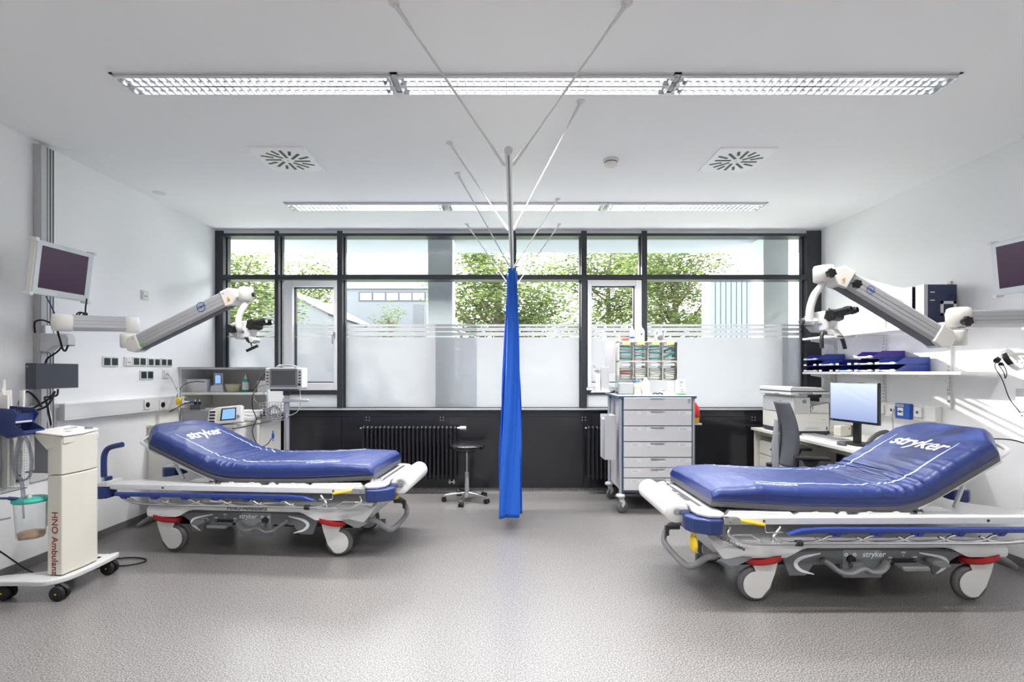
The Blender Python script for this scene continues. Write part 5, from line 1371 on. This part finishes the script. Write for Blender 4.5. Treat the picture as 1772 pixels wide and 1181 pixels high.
# dispenser, document box, sharps bin on the trolley sides
t = thing('soap_dispenser','wall-type hand disinfectant dispenser with chrome lever left of the bin rack','dispenser',(1.0,5.08,1.17))
part('back_plate', MB().box(.0,.085,-.02,.05,.0,.27), M['lgrey'], t, bevel=.004)
part('drip_tray', MB().prism([(-.10,.0),(.09,.0),(.09,.012),(-.085,.018)],'xz',-.05,.05), M['white'], t, bevel=.003)
part('bottle', MB().lathe([(.0,.02),(.024,.02),(.026,.03),(.024,.18),(.010,.20),(.010,.225)],(-.03,0,0),n=18), M['white'], t)
part('lever', MB().tube(smooth_path([(-.03,0,.225),(-.04,0,.25),(-.06,0,.262),(-.085,0,.285),(-.10,0,.288)],4),.0045,8).box(-.07,0,-.012,.012,.215,.232), M['chrome'], t)
part('arm_bracket', MB().box(.085,.125,.0,.02,.01,.06), M['alu'], t)
t = thing('document_box','grey document box with leaflets on the left side of the trolley','document holder',(1.045,4.88,.515))
part('shell', MB().box(-.07,.045,-.10,-.095,0,.44).box(-.07,.045,.095,.10,0,.44).box(-.07,.045,-.10,.10,0,.005).box(.04,.045,-.10,.10,0,.44).box(-.07,-.065,-.10,.10,0,.40), M['lgrey'], t, bevel=.002)
for k in range(4):
    o = build('leaflet', MB().box(-.004,.004,-.085,.085,0,.40+.012*k), (M['white'],PK[1],M['logo_blue'],M['paper'])[k], None, (1.045-.05+.024*k,4.88,.522))
    tag(o, ['white leaflet at the front of the document box','pale leaflet second in the document box','blue leaflet third in the document box','white leaflet at the back of the document box'][k],'leaflet','leaflets in the document box')
t = thing('sharps_bin','red and yellow sharps bin on the right side of the trolley','sharps bin',(1.945,5.02,.86))
part('bin_body', MB().lathe([(0,0),(.055,0),(.060,.01),(.064,.06)],n=24), M['yellow'], t)
part('bin_lid', MB().lathe([(.066,.055),(.068,.065),(.062,.16),(.040,.185),(.036,.205),(0,.208)],n=24), M['red'], t)
part('bin_shelf', MB().box(-.08,.07,-.06,.06,-.02,-.002), M['lgrey'], t, bevel=.003)
part('shelf_arm', MB().box(-.095,-.06,-.012,.012,-.05,-.018), M['lgrey'], t)
# ------------------------------------------------------------------ right side: wall shelves
def onR(px, x=XR): return x*837/(px-875)
for Y, zt, zb, lb in ((3.975,2.13,1.08,'slotted wall upright nearest the camera beside the navy binders'),(4.665,2.05,1.08,'slotted wall upright in the middle of the shelves'),(5.35,1.98,1.10,'slotted wall upright nearest the window')):
    t = thing('shelf_upright', lb, 'shelf upright', (XR,Y,zb), 0, 'slotted uprights of the wall shelves')
    part('rail', MB().box(-.018,0,-.016,.016,0,zt-zb), M['white'], t, bevel=.002)
    s = MB(); z = .02
    while z < zt-zb-.03: s.box(-.0185,-.017,-.010,-.004,z,z+.018); s.box(-.0185,-.017,.004,.010,z,z+.018); z += .032
    part('slots', s, M['mgrey'], t)
    for z in (1.362-zb,1.742-zb):
        part('bracket', MB().prism([(-.018,z),(-.28,z),(-.28,z-.018),(-.05,z-.055),(-.018,z-.10)],'xz',-.006,.006), M['white'], t)
for z, y0, lb in ((1.742,3.62,'upper white wall shelf carrying the navy binders'),(1.362,3.56,'lower white wall shelf carrying the blue letter trays')):
    t = tag(build('wall_shelf', MB().box(3.35,XR-.02,y0,5.46,z+.001,z+.024), M['white'], bevel=.002), lb, 'shelf', 'white shelves on the right wall')
# binders
for k, (y, m) in enumerate(((3.93,'near'),(4.03,'rear'))):
    t = thing('ring_binder',['navy ring binder with white square label at the front of the upper shelf','second navy ring binder behind the labelled one on the upper shelf'][k],'binder',(3.368-.012*k,y,1.767),0,'navy binders on the upper shelf')
    W, D, H = .262, .078, .322
    part('cover', MB().box(0,W,-D/2,-D/2+.003,0,H).box(0,W,D/2-.003,D/2,0,H), mat('navy binder board',(44,54,86),.4), t)
    part('spine', MB().box(-.003,.0,-D/2,D/2,0,H).box(-.003,.028,-D/2-.001,-D/2+.0005,0,H), M['steel'], t)
    part('paper_block', MB().box(.03,W-.03,-D/2+.012,D/2-.012,.01,H-.02), M['paper'], t)
    if k == 0:
        part('square_label', MB().box(.13,.26,-D/2-.0012,-D/2-.0002,.07,.092).box(.13,.26,-D/2-.0012,-D/2-.0002,.165,.188).box(.13,.155,-D/2-.0012,-D/2-.0002,.07,.188).box(.235,.26,-D/2-.0012,-D/2-.0002,.07,.188), M['white'], t)
        for z in (.19,.235+.02): part('eyelet', MB().prism(rrect(.045,z,.085,z+.010,.005,3),'xz',-D/2-.0015,-D/2-.0002), M['steel'], t)
# letter trays in five stacks
TB = [mat('navy tray',(34,40,104),.3), mat('blue tray',(36,62,150),.3), mat('violet tray',(66,40,150),.3), mat('bright blue tray',(10,92,190),.3)]
order = [[1,1],[0,1,2],[0,0],[0,1],[0,2,1]]
cols_ = [[1,1],[0,0,2],[3,0],[0,1],[0,2,1]]
stackn = ['nearest the camera','second from the near end','in the middle','fourth from the near end','beside the window']
lev = [['lower','upper'],['bottom','middle','top']]
cn = ['dark navy','blue','violet','bright blue']
for i in range(5):
    yc = 4.27+.262*i; n = len(cols_[i])
    for j in range(n):
        z = 1.3875+j*.064; c = cols_[i][j]
        t = thing('letter_tray','%s letter tray, %s of the tray stack %s'%(cn[c],lev[n-2][j],stackn[i]),'letter tray',(3.35,yc,z),0,'blue letter trays on the lower shelf')
        w = .122; L = .29
        b = MB().box(0,L,-w,w,.0,.003)
        for s in (-1,1): b.prism([(-.0,.0),(L,0),(L,.062),(.085,.062),(.01,.016)],'xz',s*w-.0015,s*w+.0015)
        b.box(L-.003,L,-w,w,0,.062)
        part('tray_body', b, TB[c], t)
        for s in (-1,1): part('tray_label', MB().box(-.006,-.001,s*.085-.024,s*.085+.024,.002,.020), M['white'], t, bevel=.001)
        if (i+j)%2 == 0 or i < 2:
            o = build('paper_stack', MB().box(.01,L-.02,-.105,.105,0,.012), M['paper'], None, (3.35,yc,z+.0035)); tag(o,'thin paper stack in the %s tray of the stack %s'%(lev[n-2][j],stackn[i]),'paper','papers in the letter trays')

# ------------------------------------------------------------------ desk
DZ = .755
M['desk'] = mat('off white desk laminate',(226,224,216),.4)
t = thing('desk','long off-white desk along the right wall carrying the printer','desk',(2.80,3.76,0))
part('desktop', MB().box(0,XR-2.80-.062,.0,1.76,DZ-.028,DZ), M['desk'], t, bevel=.002)
part('side_panel', MB().box(.03,.72,1.73,1.752,0,DZ-.028), M['desk'], t)
part('side_panel', MB().box(.06,.72,.03,.05,0,DZ-.028), M['desk'], t)
part('modesty_panel', MB().box(.735,.75,.05,1.73,.15,DZ-.028), M['mgrey'], t)
part('frame_rail', MB().box(.05,.09,.05,1.73,DZ-.07,DZ-.029), M['desk'], t)
t = thing('pedestal','white drawer pedestal under the window end of the desk','drawer unit',(2.86,5.03,0))
part('body', MB().box(.02,.58,0,.43,.03,.62), M['desk'], t, bevel=.002)
for k in range(4):
    d = part('drawer', MB().box(0,.019,.01,.42,.04+k*.145,.175+k*.145), M['desk'], t, bevel=.003)
    part('drawer_pull', MB().cyl((0,.17,.115+k*.145),(-.012,.17,.115+k*.145),.010,n=12), M['black'], d)

# printer
t = thing('office_printer','large white office printer with scanner lid at the window end of the desk','printer',(2.86,4.80,DZ))
PW, PD = .36, .58
part('foot', MB().box(.01,PW-.01,.02,PD-.02,0,.025).box(0,PW,.005,PD,.012,.042), M['boxgrey'], t)
part('lower_body', MB().prism(rrect(0,.042,PW,.215,.012,3),'xz',0,PD), M['ivory'], t, bevel=.003)
part('tower', MB().box(0,.165,.0,PD,.215,.375).box(.02,.15,.02,PD,.375,.40), M['lgrey'], t, bevel=.006)
part('paper_drawer', MB().prism(rrect(.012,.050,PW-.010,.130,.008,3),'xz',-.004,.02), M['white'], t, bevel=.002)
part('drawer_grip', MB().prism([(.10,.062),(.255,.062),(.235,.080),(.12,.080)],'xz',-.0055,-.0035), M['lgrey'], t)
part('paper_gauge', MB().box(.320,.330,-.0055,-.003,.055,.085), M['black'], t)
part('output_tray', MB().prism([(.17,.218),(.35,.218),(.35,.225),(.17,.232)],'xz',.01,PD-.02), M['white'], t)
wing = part('paper_support', MB().prism([(.175,.235),(.20,.233),(.345,.222),(.350,.228),(.350,.310),(.335,.325),(.175,.292)],'xz',.0,.006), M['white'], t)
part('support_edge', MB().tube([(.172,-.002,.293),(.24,-.002,.306),(.33,-.002,.327),(.347,-.002,.322),(.352,-.002,.30),(.352,-.002,.10),(.347,-.002,.05),(.33,-.002,.042)],.0028,6).box(.186,.190,-.003,.0,.255,.292), M['boxgrey'], wing)
part('support_back', MB().prism([(.172,.288),(.335,.323),(.350,.310),(.350,.316),(.333,.329),(.172,.294)],'xz',.0,PD-.05), M['white'], t)
part('scanner_base', MB().prism([(-.035,.400),(.10,.395),(.16,.405),(.36,.412),(.36,.432),(-.035,.432)],'xz',-.01,PD), M['white'], t, bevel=.004)
sl = part('scanner_lid', MB().prism([(-.035,.438),(.30,.438),(.27,.475),(-.01,.482),(-.035,.47)],'xz',-.01,PD), M['white'], t, bevel=.006)
part('lid_line', MB().box(-.037,.345,-.013,PD,.4325,.4375), M['boxgrey'], t)
part('lid_edge', MB().tube([(-.033,-.011,.44),(-.030,-.011,.468),(-.012,-.011,.484),(.10,-.011,.484),(.22,-.011,.483)],.0022,6), M['boxgrey'], sl)
part('feeder_cover', MB().prism([(.14,.455),(.20,.468),(.30,.468),(.35,.446),(.35,.440),(.14,.440)],'xz',.05,PD-.05), M['ivory'], t, bevel=.004)
part('control_panel', MB().prism([(.05,.400),(.18,.406),(.165,.425),(.04,.420)],'xz',-.035,-.010), M['mgrey'], t, bevel=.003)
em = MB().torus((.105,-.001,.335),.0165,.0022,Matrix.Rotation(PI/2,3,'X'),24,6); hp = text_mb('hp', .026, .0004, .3); hp.xf(frame((.105,-.0015,.337),(1,0,0),(0,0,1))); em.ext(hp)
part('emblem', em, M['boxgrey'], t)
part('side_latch', MB().box(-.003,.0,.25,.29,.20,.225).box(-.038,-.034,.20,.27,.405,.410), M['black'], t)
part('side_seam', MB().box(-.0015,.0,.01,PD-.01,.212,.215), M['mgrey'], t)
tx = text_mb('PageWide', .010, 0); tx.xf(frame((.30,-.0045,.155),(1,0,0),(0,0,1))); part('model_lettering', tx, M['mgrey'], t)

# office chair, seen from its left side, facing the desk (+x)
t = thing('office_chair','black office chair facing the desk, window light painted into its grey backrest','office chair',(2.62,4.32,0),math.radians(-18))
M['fabric_winlit'] = mat('seat fabric greyed by window light',(84,86,92),.6,bump=.1,bscale=600); M['fabricb'] = mat('black seat fabric',(26,26,29),.7)  # backrest grey holds the window light reflected on black fabric
def backsurf(u, v):                     # pad seen from its side: u round the section, v height
    z = .56+.56*v; w = .225*(1-.25*v**3)*(1-.12*(1-v)**4); th = .040*(1-.35*v)
    lean = -.13-.055*v+.05*math.sin(PI*v*.9)
    a = 2*PI*u; cx, cy = math.cos(a), math.sin(a)
    return Vector((lean+th*math.copysign(abs(cx)**.5,cx)-.05*(cy*cy)*-1, w*math.copysign(abs(cy)**.6,cy), z))
b = MB().grid(lambda v,u: backsurf(u,v), 30, 48, wrap=True)
b.f.append(tuple(range(48))); b.m.append(0); b.s.append(False); b.f.append(tuple(reversed(range(30*48,31*48)))); b.m.append(0); b.s.append(False)
bk = part('backrest', b, M['fabric_winlit'], t)
m = MB().prism([(-.215,.46),(-.16,.46),(-.165,.75),(-.165,.95),(-.19,.96),(-.215,.72)],'xz',-.035,.035)
part('back_support', m, M['alu'], bk, bevel=.008, label='silver back support')
part('seat', MB().prism([(-.20,.43),(.22,.42),(.27,.44),(.28,.465),(.25,.49),(.0,.485),(-.19,.50),(-.22,.47)],'xz',-.235,.235), M['fabricb'], t, bevel=.03, seg=4)
part('seat_mechanism', MB().box(-.24,.12,-.08,.08,.38,.425).box(-.26,-.22,-.03,.03,.40,.56), M['black'], t, bevel=.01)
part('gas_column', MB().cyl((0,0,.10),(0,0,.40),.025,n=18), M['black'], t)
for s in (-1,1):
    ar = part('armrest', MB().prism(rrect(-.10,.645,.165,.672,.012,4),'xz',s*.27-.038,s*.27+.038), M['black'], t, bevel=.008)
    part('armrest_post', MB().prism([(-.02,.44),(.06,.44),(.065,.60),(.085,.645),(-.045,.645),(-.015,.60)],'xz',s*.27-.015,s*.27+.015).box(-.02,.05,min(s*.12,s*.27),max(s*.12,s*.27),.41,.44), M['black'], ar, bevel=.006)
for k in range(5):
    a = 2*PI*k/5+.3; e = Vector((math.cos(a)*.30,math.sin(a)*.30,0))
    part('leg', MB().tube([Vector((0,0,.12)),e*.5+Vector((0,0,.10)),e+Vector((0,0,.075))],.02,8,radii=[.028,.022,.016]), M['black'], t)
    c = MB()
    for q2 in (-.014,.014): c.cyl(e+Vector((q2-.008,0,.028)),e+Vector((q2+.008,0,.028)),.028,n=16)
    c.obox(e+Vector((0,0,.05)),(.03,.035,.02)); part('caster', c, M['rubber'], t)

# computer
mc = Vector((2.985,4.16,0)); ang = math.atan2(3.92-4.40, 3.02-2.949)   # screen runs from far to near
t = thing('computer_monitor','wide flat computer monitor showing a bright blue-grey page on the desk','monitor',(mc.x,mc.y,DZ), ang)
W2 = .243; z0_, z1_ = .192, .540           # local +x along screen (far->near); screen faces local -y
part('casing', MB().box(-W2,W2,-.0,.028,z0_,z1_), M['black'], t, bevel=.004)
def screen_mat():
    m = mat('lit page display',(170,186,214),.2); N = m.node_tree.nodes; L = m.node_tree.links; p = N['Principled BSDF']
    tc = N['Texture Coordinate']; sp = N.new('ShaderNodeSeparateXYZ'); L.new(tc.outputs['Object'], sp.inputs[0])
    wv = N.new('ShaderNodeTexWave'); wv.bands_direction = 'Z'; wv.inputs['Scale'].default_value = 22; wv.inputs['Distortion'].default_value = 1.5; L.new(tc.outputs['Object'], wv.inputs['Vector'])
    mr = N.new('ShaderNodeMapRange'); mr.inputs['From Min'].default_value = z0_; mr.inputs['From Max'].default_value = z1_; L.new(sp.outputs[2], mr.inputs['Value'])
    cr = N.new('ShaderNodeValToRGB'); e = cr.color_ramp.elements; e[0].color = srgb(124,140,182); e[1].color = srgb(196,206,220); L.new(mr.outputs[0], cr.inputs[0])
    mx = N.new('ShaderNodeMixRGB'); mx.blend_type = 'MULTIPLY'; mx.inputs[0].default_value = .12; L.new(cr.outputs[0], mx.inputs[1]); L.new(wv.outputs['Color'], mx.inputs[2])
    L.new(mx.outputs[0], p.inputs['Emission Color']); p.inputs['Emission Strength'].default_value = .45; p.inputs['Base Color'].default_value = (.05,.06,.08,1)
    return m
part('lit_screen', MB().box(-W2+.010,W2-.010,-.0018,-.0004,z0_+.020,z1_-.008), screen_mat(), t)
part('maker_mark', MB().torus((-W2+.025,-.002,z0_+.011),.005,.0008,Matrix.Rotation(PI/2,3,'X'),16,5), M['white'], t)
part('stand', MB().box(-.03,.03,.03,.06,.02,.36).box(-.035,.035,.028,.06,.27,.36), M['black'], t, bevel=.004)
part('stand_foot', MB().prism(rrect(-.12,-.02,.12,.15,.03,4),'xy',0,.018), M['black'], t, bevel=.004)
t = thing('card_reader','small white card reader box below the computer monitor','card reader',(3.31,4.74,DZ+.001),.4)
part('casing', MB().prism(rrect(-.085,0,.075,.105,.015,3),'xz',-.03,.04), M['cream'], t, bevel=.004)
part('side_cover', MB().box(.075,.10,-.03,.04,.0,.105), M['dgrey'], t, bevel=.003)
part('orange_sticker', MB().box(.03,.048,-.0312,-.03,.065,.082), M['orange'], t)
t = thing('keyboard','grey computer keyboard lying on the desk','keyboard',(3.03,4.60,DZ+.001),math.radians(94))
part('board', MB().prism([(-.25,-.075),(.25,-.075),(.25,.075),(-.25,.075)],'xy',0,.014), M['lgrey'], t, bevel=.004)
kb = MB()
for r in range(6):
    for k in range(21):
        if (r, k) in ((0,15),(1,15)): continue
        x = -.240+k*.0232; y = -.060+r*.0232
        if r == 0 and 4 < k < 10: 
            if k == 5: kb.box(x,x+.11,y,y+.018,.014,.020)
            continue
        kb.box(x,x+.019,y,y+.018,.014,.020)
o = part('keys', kb, M['mgrey'], t); o['kind'] = 'stuff'
t = thing('computer_mouse','dark grey computer mouse on the desk edge','mouse',(2.885,4.15,DZ+.001),math.radians(80))
part('shell', MB().grid(lambda u,v: Vector((.055*math.cos(2*PI*u)*math.sin(PI/2*v)*1.0, .032*math.sin(2*PI*u)*math.sin(PI/2*v), .002+.034*max(0,math.cos(PI/2*v))**.7)), 24, 8), M['dgrey'], t)
part('wheel', MB().cyl((.028,-.003,.026),(.028,.003,.026),.008,n=12), M['black'], t)
cable('mouse_cable','dark cable from the mouse towards the telephone',[(2.91,4.11,DZ+.012),(2.95,4.05,DZ+.006),(2.98,4.10,DZ+.006),(3.02,4.02,DZ+.006),(3.08,4.08,DZ+.006),(3.14,4.0,DZ+.006)],.003)
t = thing('desk_telephone','grey desk telephone with its handset beside the monitor','telephone',(3.07,3.86,DZ+.001),math.radians(-70))
part('body', MB().prism([(-.10,0),(.10,0),(.10,.075),(-.10,.018)],'yz',-.12,.12), M['ivory'], t, bevel=.004)
part('body_display', MB().prism([(.035,.060),(.085,.074),(.085,.079),(.035,.065)],'yz',-.02,.10), M['screen'], t)
kb = MB()
for r in range(5):
    for k in range(4): kb.obox((-.015+k*.03, -.07+r*.022, .030+r*.0063+.003),(.018,.012,.006),Matrix.Rotation(.28,3,'X'))
part('keypad', kb, M['lgrey'], t)
hs = MB().tube(smooth_path([(-.085,-.12,.055),(-.085,-.09,.085),(-.085,0,.125),(-.085,.09,.135),(-.085,.12,.115)],5),.018,12,radii=None)
part('handset', hs, M['dgrey'], t)
part('earpiece', MB().cyl((-.085,-.11,.035),(-.085,-.11,.062),.024,n=16), M['dgrey'], t)
part('earpiece', MB().cyl((-.085,.11,.085),(-.085,.11,.118),.024,n=16), M['dgrey'], t)
cable('phone_cable','thin grey telephone cable from the wall trunking to the handset',[(3.585,4.46,1.045),(3.52,4.40,1.0),(3.38,4.22,.93),(3.22,4.02,.895),(3.12,3.92,.87)],.0035,'mgrey')
# trunking on the right wall
t = thing('cable_trunking','white cable trunking on the right wall above the desk','cable trunking',(XR,4.05,.965))
part('channel', MB().box(-.06,0,.0,1.50,0,.128), M['white'], t, bevel=.003)
part('cover_seam', MB().box(-.0608,-.060,.005,1.495,.020,.022).box(-.0608,-.060,.12,.122,.0,.128), M['lgrey'], t)
def rsock(label, px0, px1, m='white', hgt=.085, holes=True):
    Y0_, Y1_ = onR(px1,3.6), onR(px0,3.6); Ym = (Y0_+Y1_)/2; W_ = Y1_-Y0_
    t = thing('wall_socket', label, 'socket', (3.6,Ym,1.032), 0, 'outlets on the right trunking')
    part('plate', MB().box(-.022,0,-W_/2,W_/2,-hgt/2,hgt/2), M[m], t, bevel=.006)
    if holes: part('port', MB().box(-.0228,-.022,-.012,.012,-.012,.012), M['dgrey'], t)
    return t
rsock('blank white outlet beside the computer monitor on the right trunking',1520,1532,holes=False)
rsock('white outlet with the telephone plug on the right trunking',1541,1552)
rsock('white round-holed outlet right of the blue call point',1585,1598)
t = thing('call_point','blue emergency call point with white panel on the right trunking','call point',(3.6,onR(1568,3.6),1.032),0)
part('housing', MB().box(-.035,0,-.078,.078,-.070,.070), M['logo_blue'], t, bevel=.004)
pn = part('panel', MB().box(-.038,-.035,-.012,.048,-.040,.030), M['white'], t)
part('label_strip', MB().box(-.038,-.035,-.016,.065,.040,.062), M['white'], t)
tx = text_mb('NOTRUF', .020, .0004); tx.xf(frame((-.0385,.0245,.051),(0,-1,0),(0,0,1))); part('lettering', tx, M['print'], t)
part('push_dot', MB().cyl((-.038,.018,-.005),(-.042,.018,-.005),.011,n=16).cyl((-.038,.040,-.005),(-.040,.040,-.005),.006,n=10).cyl((-.038,-.004,-.005),(-.040,-.004,-.005),.006,n=10), M['black'], pn)

# ------------------------------------------------------------------ right microscope arm, display, head lamp
t = thing('microscope_arm','white microscope with black handles on the swing arm from the right wall','microscope',(3.55,2.96,1.70))
O = Vector(t.location)
part('wall_bracket', MB().box(.0,.11,-.10,.10,-.14,.14).box(-.06,.02,-.05,.05,-.08,.08), M['alu'], t, bevel=.006)
jr = lo(1655,566,3.0)
bar_arm(t, Vector((-.02,.0,lo(1772,551,3.0).z)), lo(1664,553,3.0), .108, .08, 'extension_arm')
part('joint_cover', MB().lathe([(.052,-.055),(.062,-.050),(.064,.02),(.058,.055),(.045,.062),(0,.064)],lo(1659,550,3.0),n=28), M['ivory'], t)
part('joint_cover', MB().lathe([(.045,-.050),(.052,-.044),(.054,.03),(.052,.046),(0,.048)],lo(1655,585,3.0),n=28), M['ivory'], t)
part('knob', star_knob(lo(1668,557,2.93), (0,-1,0), .028), M['black'], t)
A = lo(1622,583,3.0); B = lo(1455,482,3.0)
a, P, R, L = bar_arm(t, A, B, .112, .085)
part('underside', MB().obox(P(L/2,0,-.060),(L,.055,.014),R), M['dark_under'], a)
lgm = ring_logo(.026, Matrix.Identity(4)); lgm.xf(frame(P(L*.755,-.0437,.012), P(0,0,0)-P(1,0,0), P(0,0,1)-P(0,0,0))); part('emblem', lgm, M['logo_blue'], a)
part('knob', star_knob(P(L*.90,-.043,-.012), (0,-1,0), .024), M['black'], a)
for e, s in ((0,-1),(L,1)):
    m = MB(); pf = [(e-s*.04,-.060),(e-s*.04,.060),(e+s*.035,.060),(e+s*.075,.02),(e+s*.075,-.03),(e+s*.02,-.070)]
    vs = [P(x,-.050,z) for x,z in pf]+[P(x,.050,z) for x,z in pf]; m.add(vs,[tuple(range(6)),tuple(range(6,12))]+[(i,(i+1)%6,6+(i+1)%6,6+i) for i in range(6)])
    part('joint_cover', m, M['ivory'], t, bevel=.008)
warn(t, P, -1, L+.005, -.02, .102, .012)
j4 = lo(1425,474,3.0)
part('joint_cover', MB().lathe([(.048,-.052),(.056,-.046),(.058,.03),(.052,.046),(0,.048)],j4,n=28), M['ivory'], t)
part('knob', star_knob(lo(1434,474,2.94), (0,-1,0), .026), M['black'], t)
part('yoke', MB().tube(smooth_path([j4+Vector((.0,0,-.045)),lo(1420,497,3.0),lo(1410,510,3.0),lo(1403,530,3.0),lo(1401,550,3.0),lo(1404,562,3.0)],5),.022,14), M['white'], t)
part('pivot', MB().cyl(lo(1412,557,3.0),lo(1390,557,3.0),.022,n=18), M['white'], t)
part('pivot_knob', MB().cyl(lo(1398,557,3.0),lo(1385,557,3.0),.021,n=18), M['dgrey'], t)
eyepiece_head(t, lo(1422,557,3.01), math.radians(-62), 1.0)
display('square white-framed display on the right wall cut by the photo edge', (3.30,3.05,2.07), math.radians(180+6), math.radians(6))
tag(build('lamp_hook', MB().box(XR-.012,XR,3.30,3.34,1.44,1.50).tube([(XR-.01,3.32,1.47),(XR-.10,3.32,1.47),(XR-.115,3.32,1.49)],.005,8), M['white']),'small white wall hook carrying the head lamp','hook')
t = thing('head_lamp','white and black examination head lamp hanging on the right wall','head lamp',(3.52,3.36,1.47))
Rl = Matrix.Rotation(math.radians(62),3,'X')@Matrix.Rotation(math.radians(25),3,'Y')
def band(R0, h, m, name, a0=0, a1=2*PI, R_=Rl, off=(0,0,0)):
    g = MB().grid(lambda u,v: R_@Vector((R0*1.15*math.cos(a0+(a1-a0)*u), R0*.9*math.sin(a0+(a1-a0)*u), h*(v-.5)))+Vector(off), 36, 3)
    o = part(name, g, M[m], t); s = o.modifiers.new('thick','SOLIDIFY'); s.thickness = .004; return o
band(.085,.032,'white','head_band')
band(.087,.034,'black','band_pad', PI*.9, PI*1.25)
band(.087,.036,'black','band_pad', PI*1.6, PI*1.85)
band(.083,.024,'white','top_strap', 0, PI, Rl@Matrix.Rotation(PI/2,3,'X'))
part('lamp_housing', MB().cyl((-.11,-.01,.0),(-.14,-.03,-.01),.018,n=14).cyl((-.10,-.02,-.03),(-.07,.0,-.035),.012,n=12), M['black'], t)
part('adjust_wheel', MB().cyl((.07,-.06,-.05),(.09,-.07,-.06),.022,n=16), M['black'], t)
cable('lamp_cable','thin dark cable hanging from the head lamp down the right wall',[(3.40,3.34,1.49),(3.37,3.33,1.42),(3.42,3.33,1.33),(3.50,3.36,1.20),(3.58,3.38,1.12),(3.635,3.40,1.07)],.003)
cable('lamp_cable','short dark loop of cable below the head lamp housing',[(3.40,3.34,1.44),(3.43,3.33,1.38),(3.44,3.33,1.34),(3.45,3.33,1.38),(3.43,3.34,1.45)],.003)
t = thing('wall_power_box','grey power box on the right wall below the head lamp','power box',(XR,3.30,1.085))
part('casing', MB().box(-.06,0,-.12,.115,0,.185), M['lgrey'], t, bevel=.003)
part('lid_seam', MB().box(-.0605,-.06,-.115,.11,.09,.092), M['mgrey'], t)
cable('wall_cable','black cable along the right wall behind the stretcher head',[(3.20,3.62,.865),(3.32,3.58,.89),(3.44,3.5,.90),(3.56,3.40,.905),(3.65,3.30,.86)],.0045)
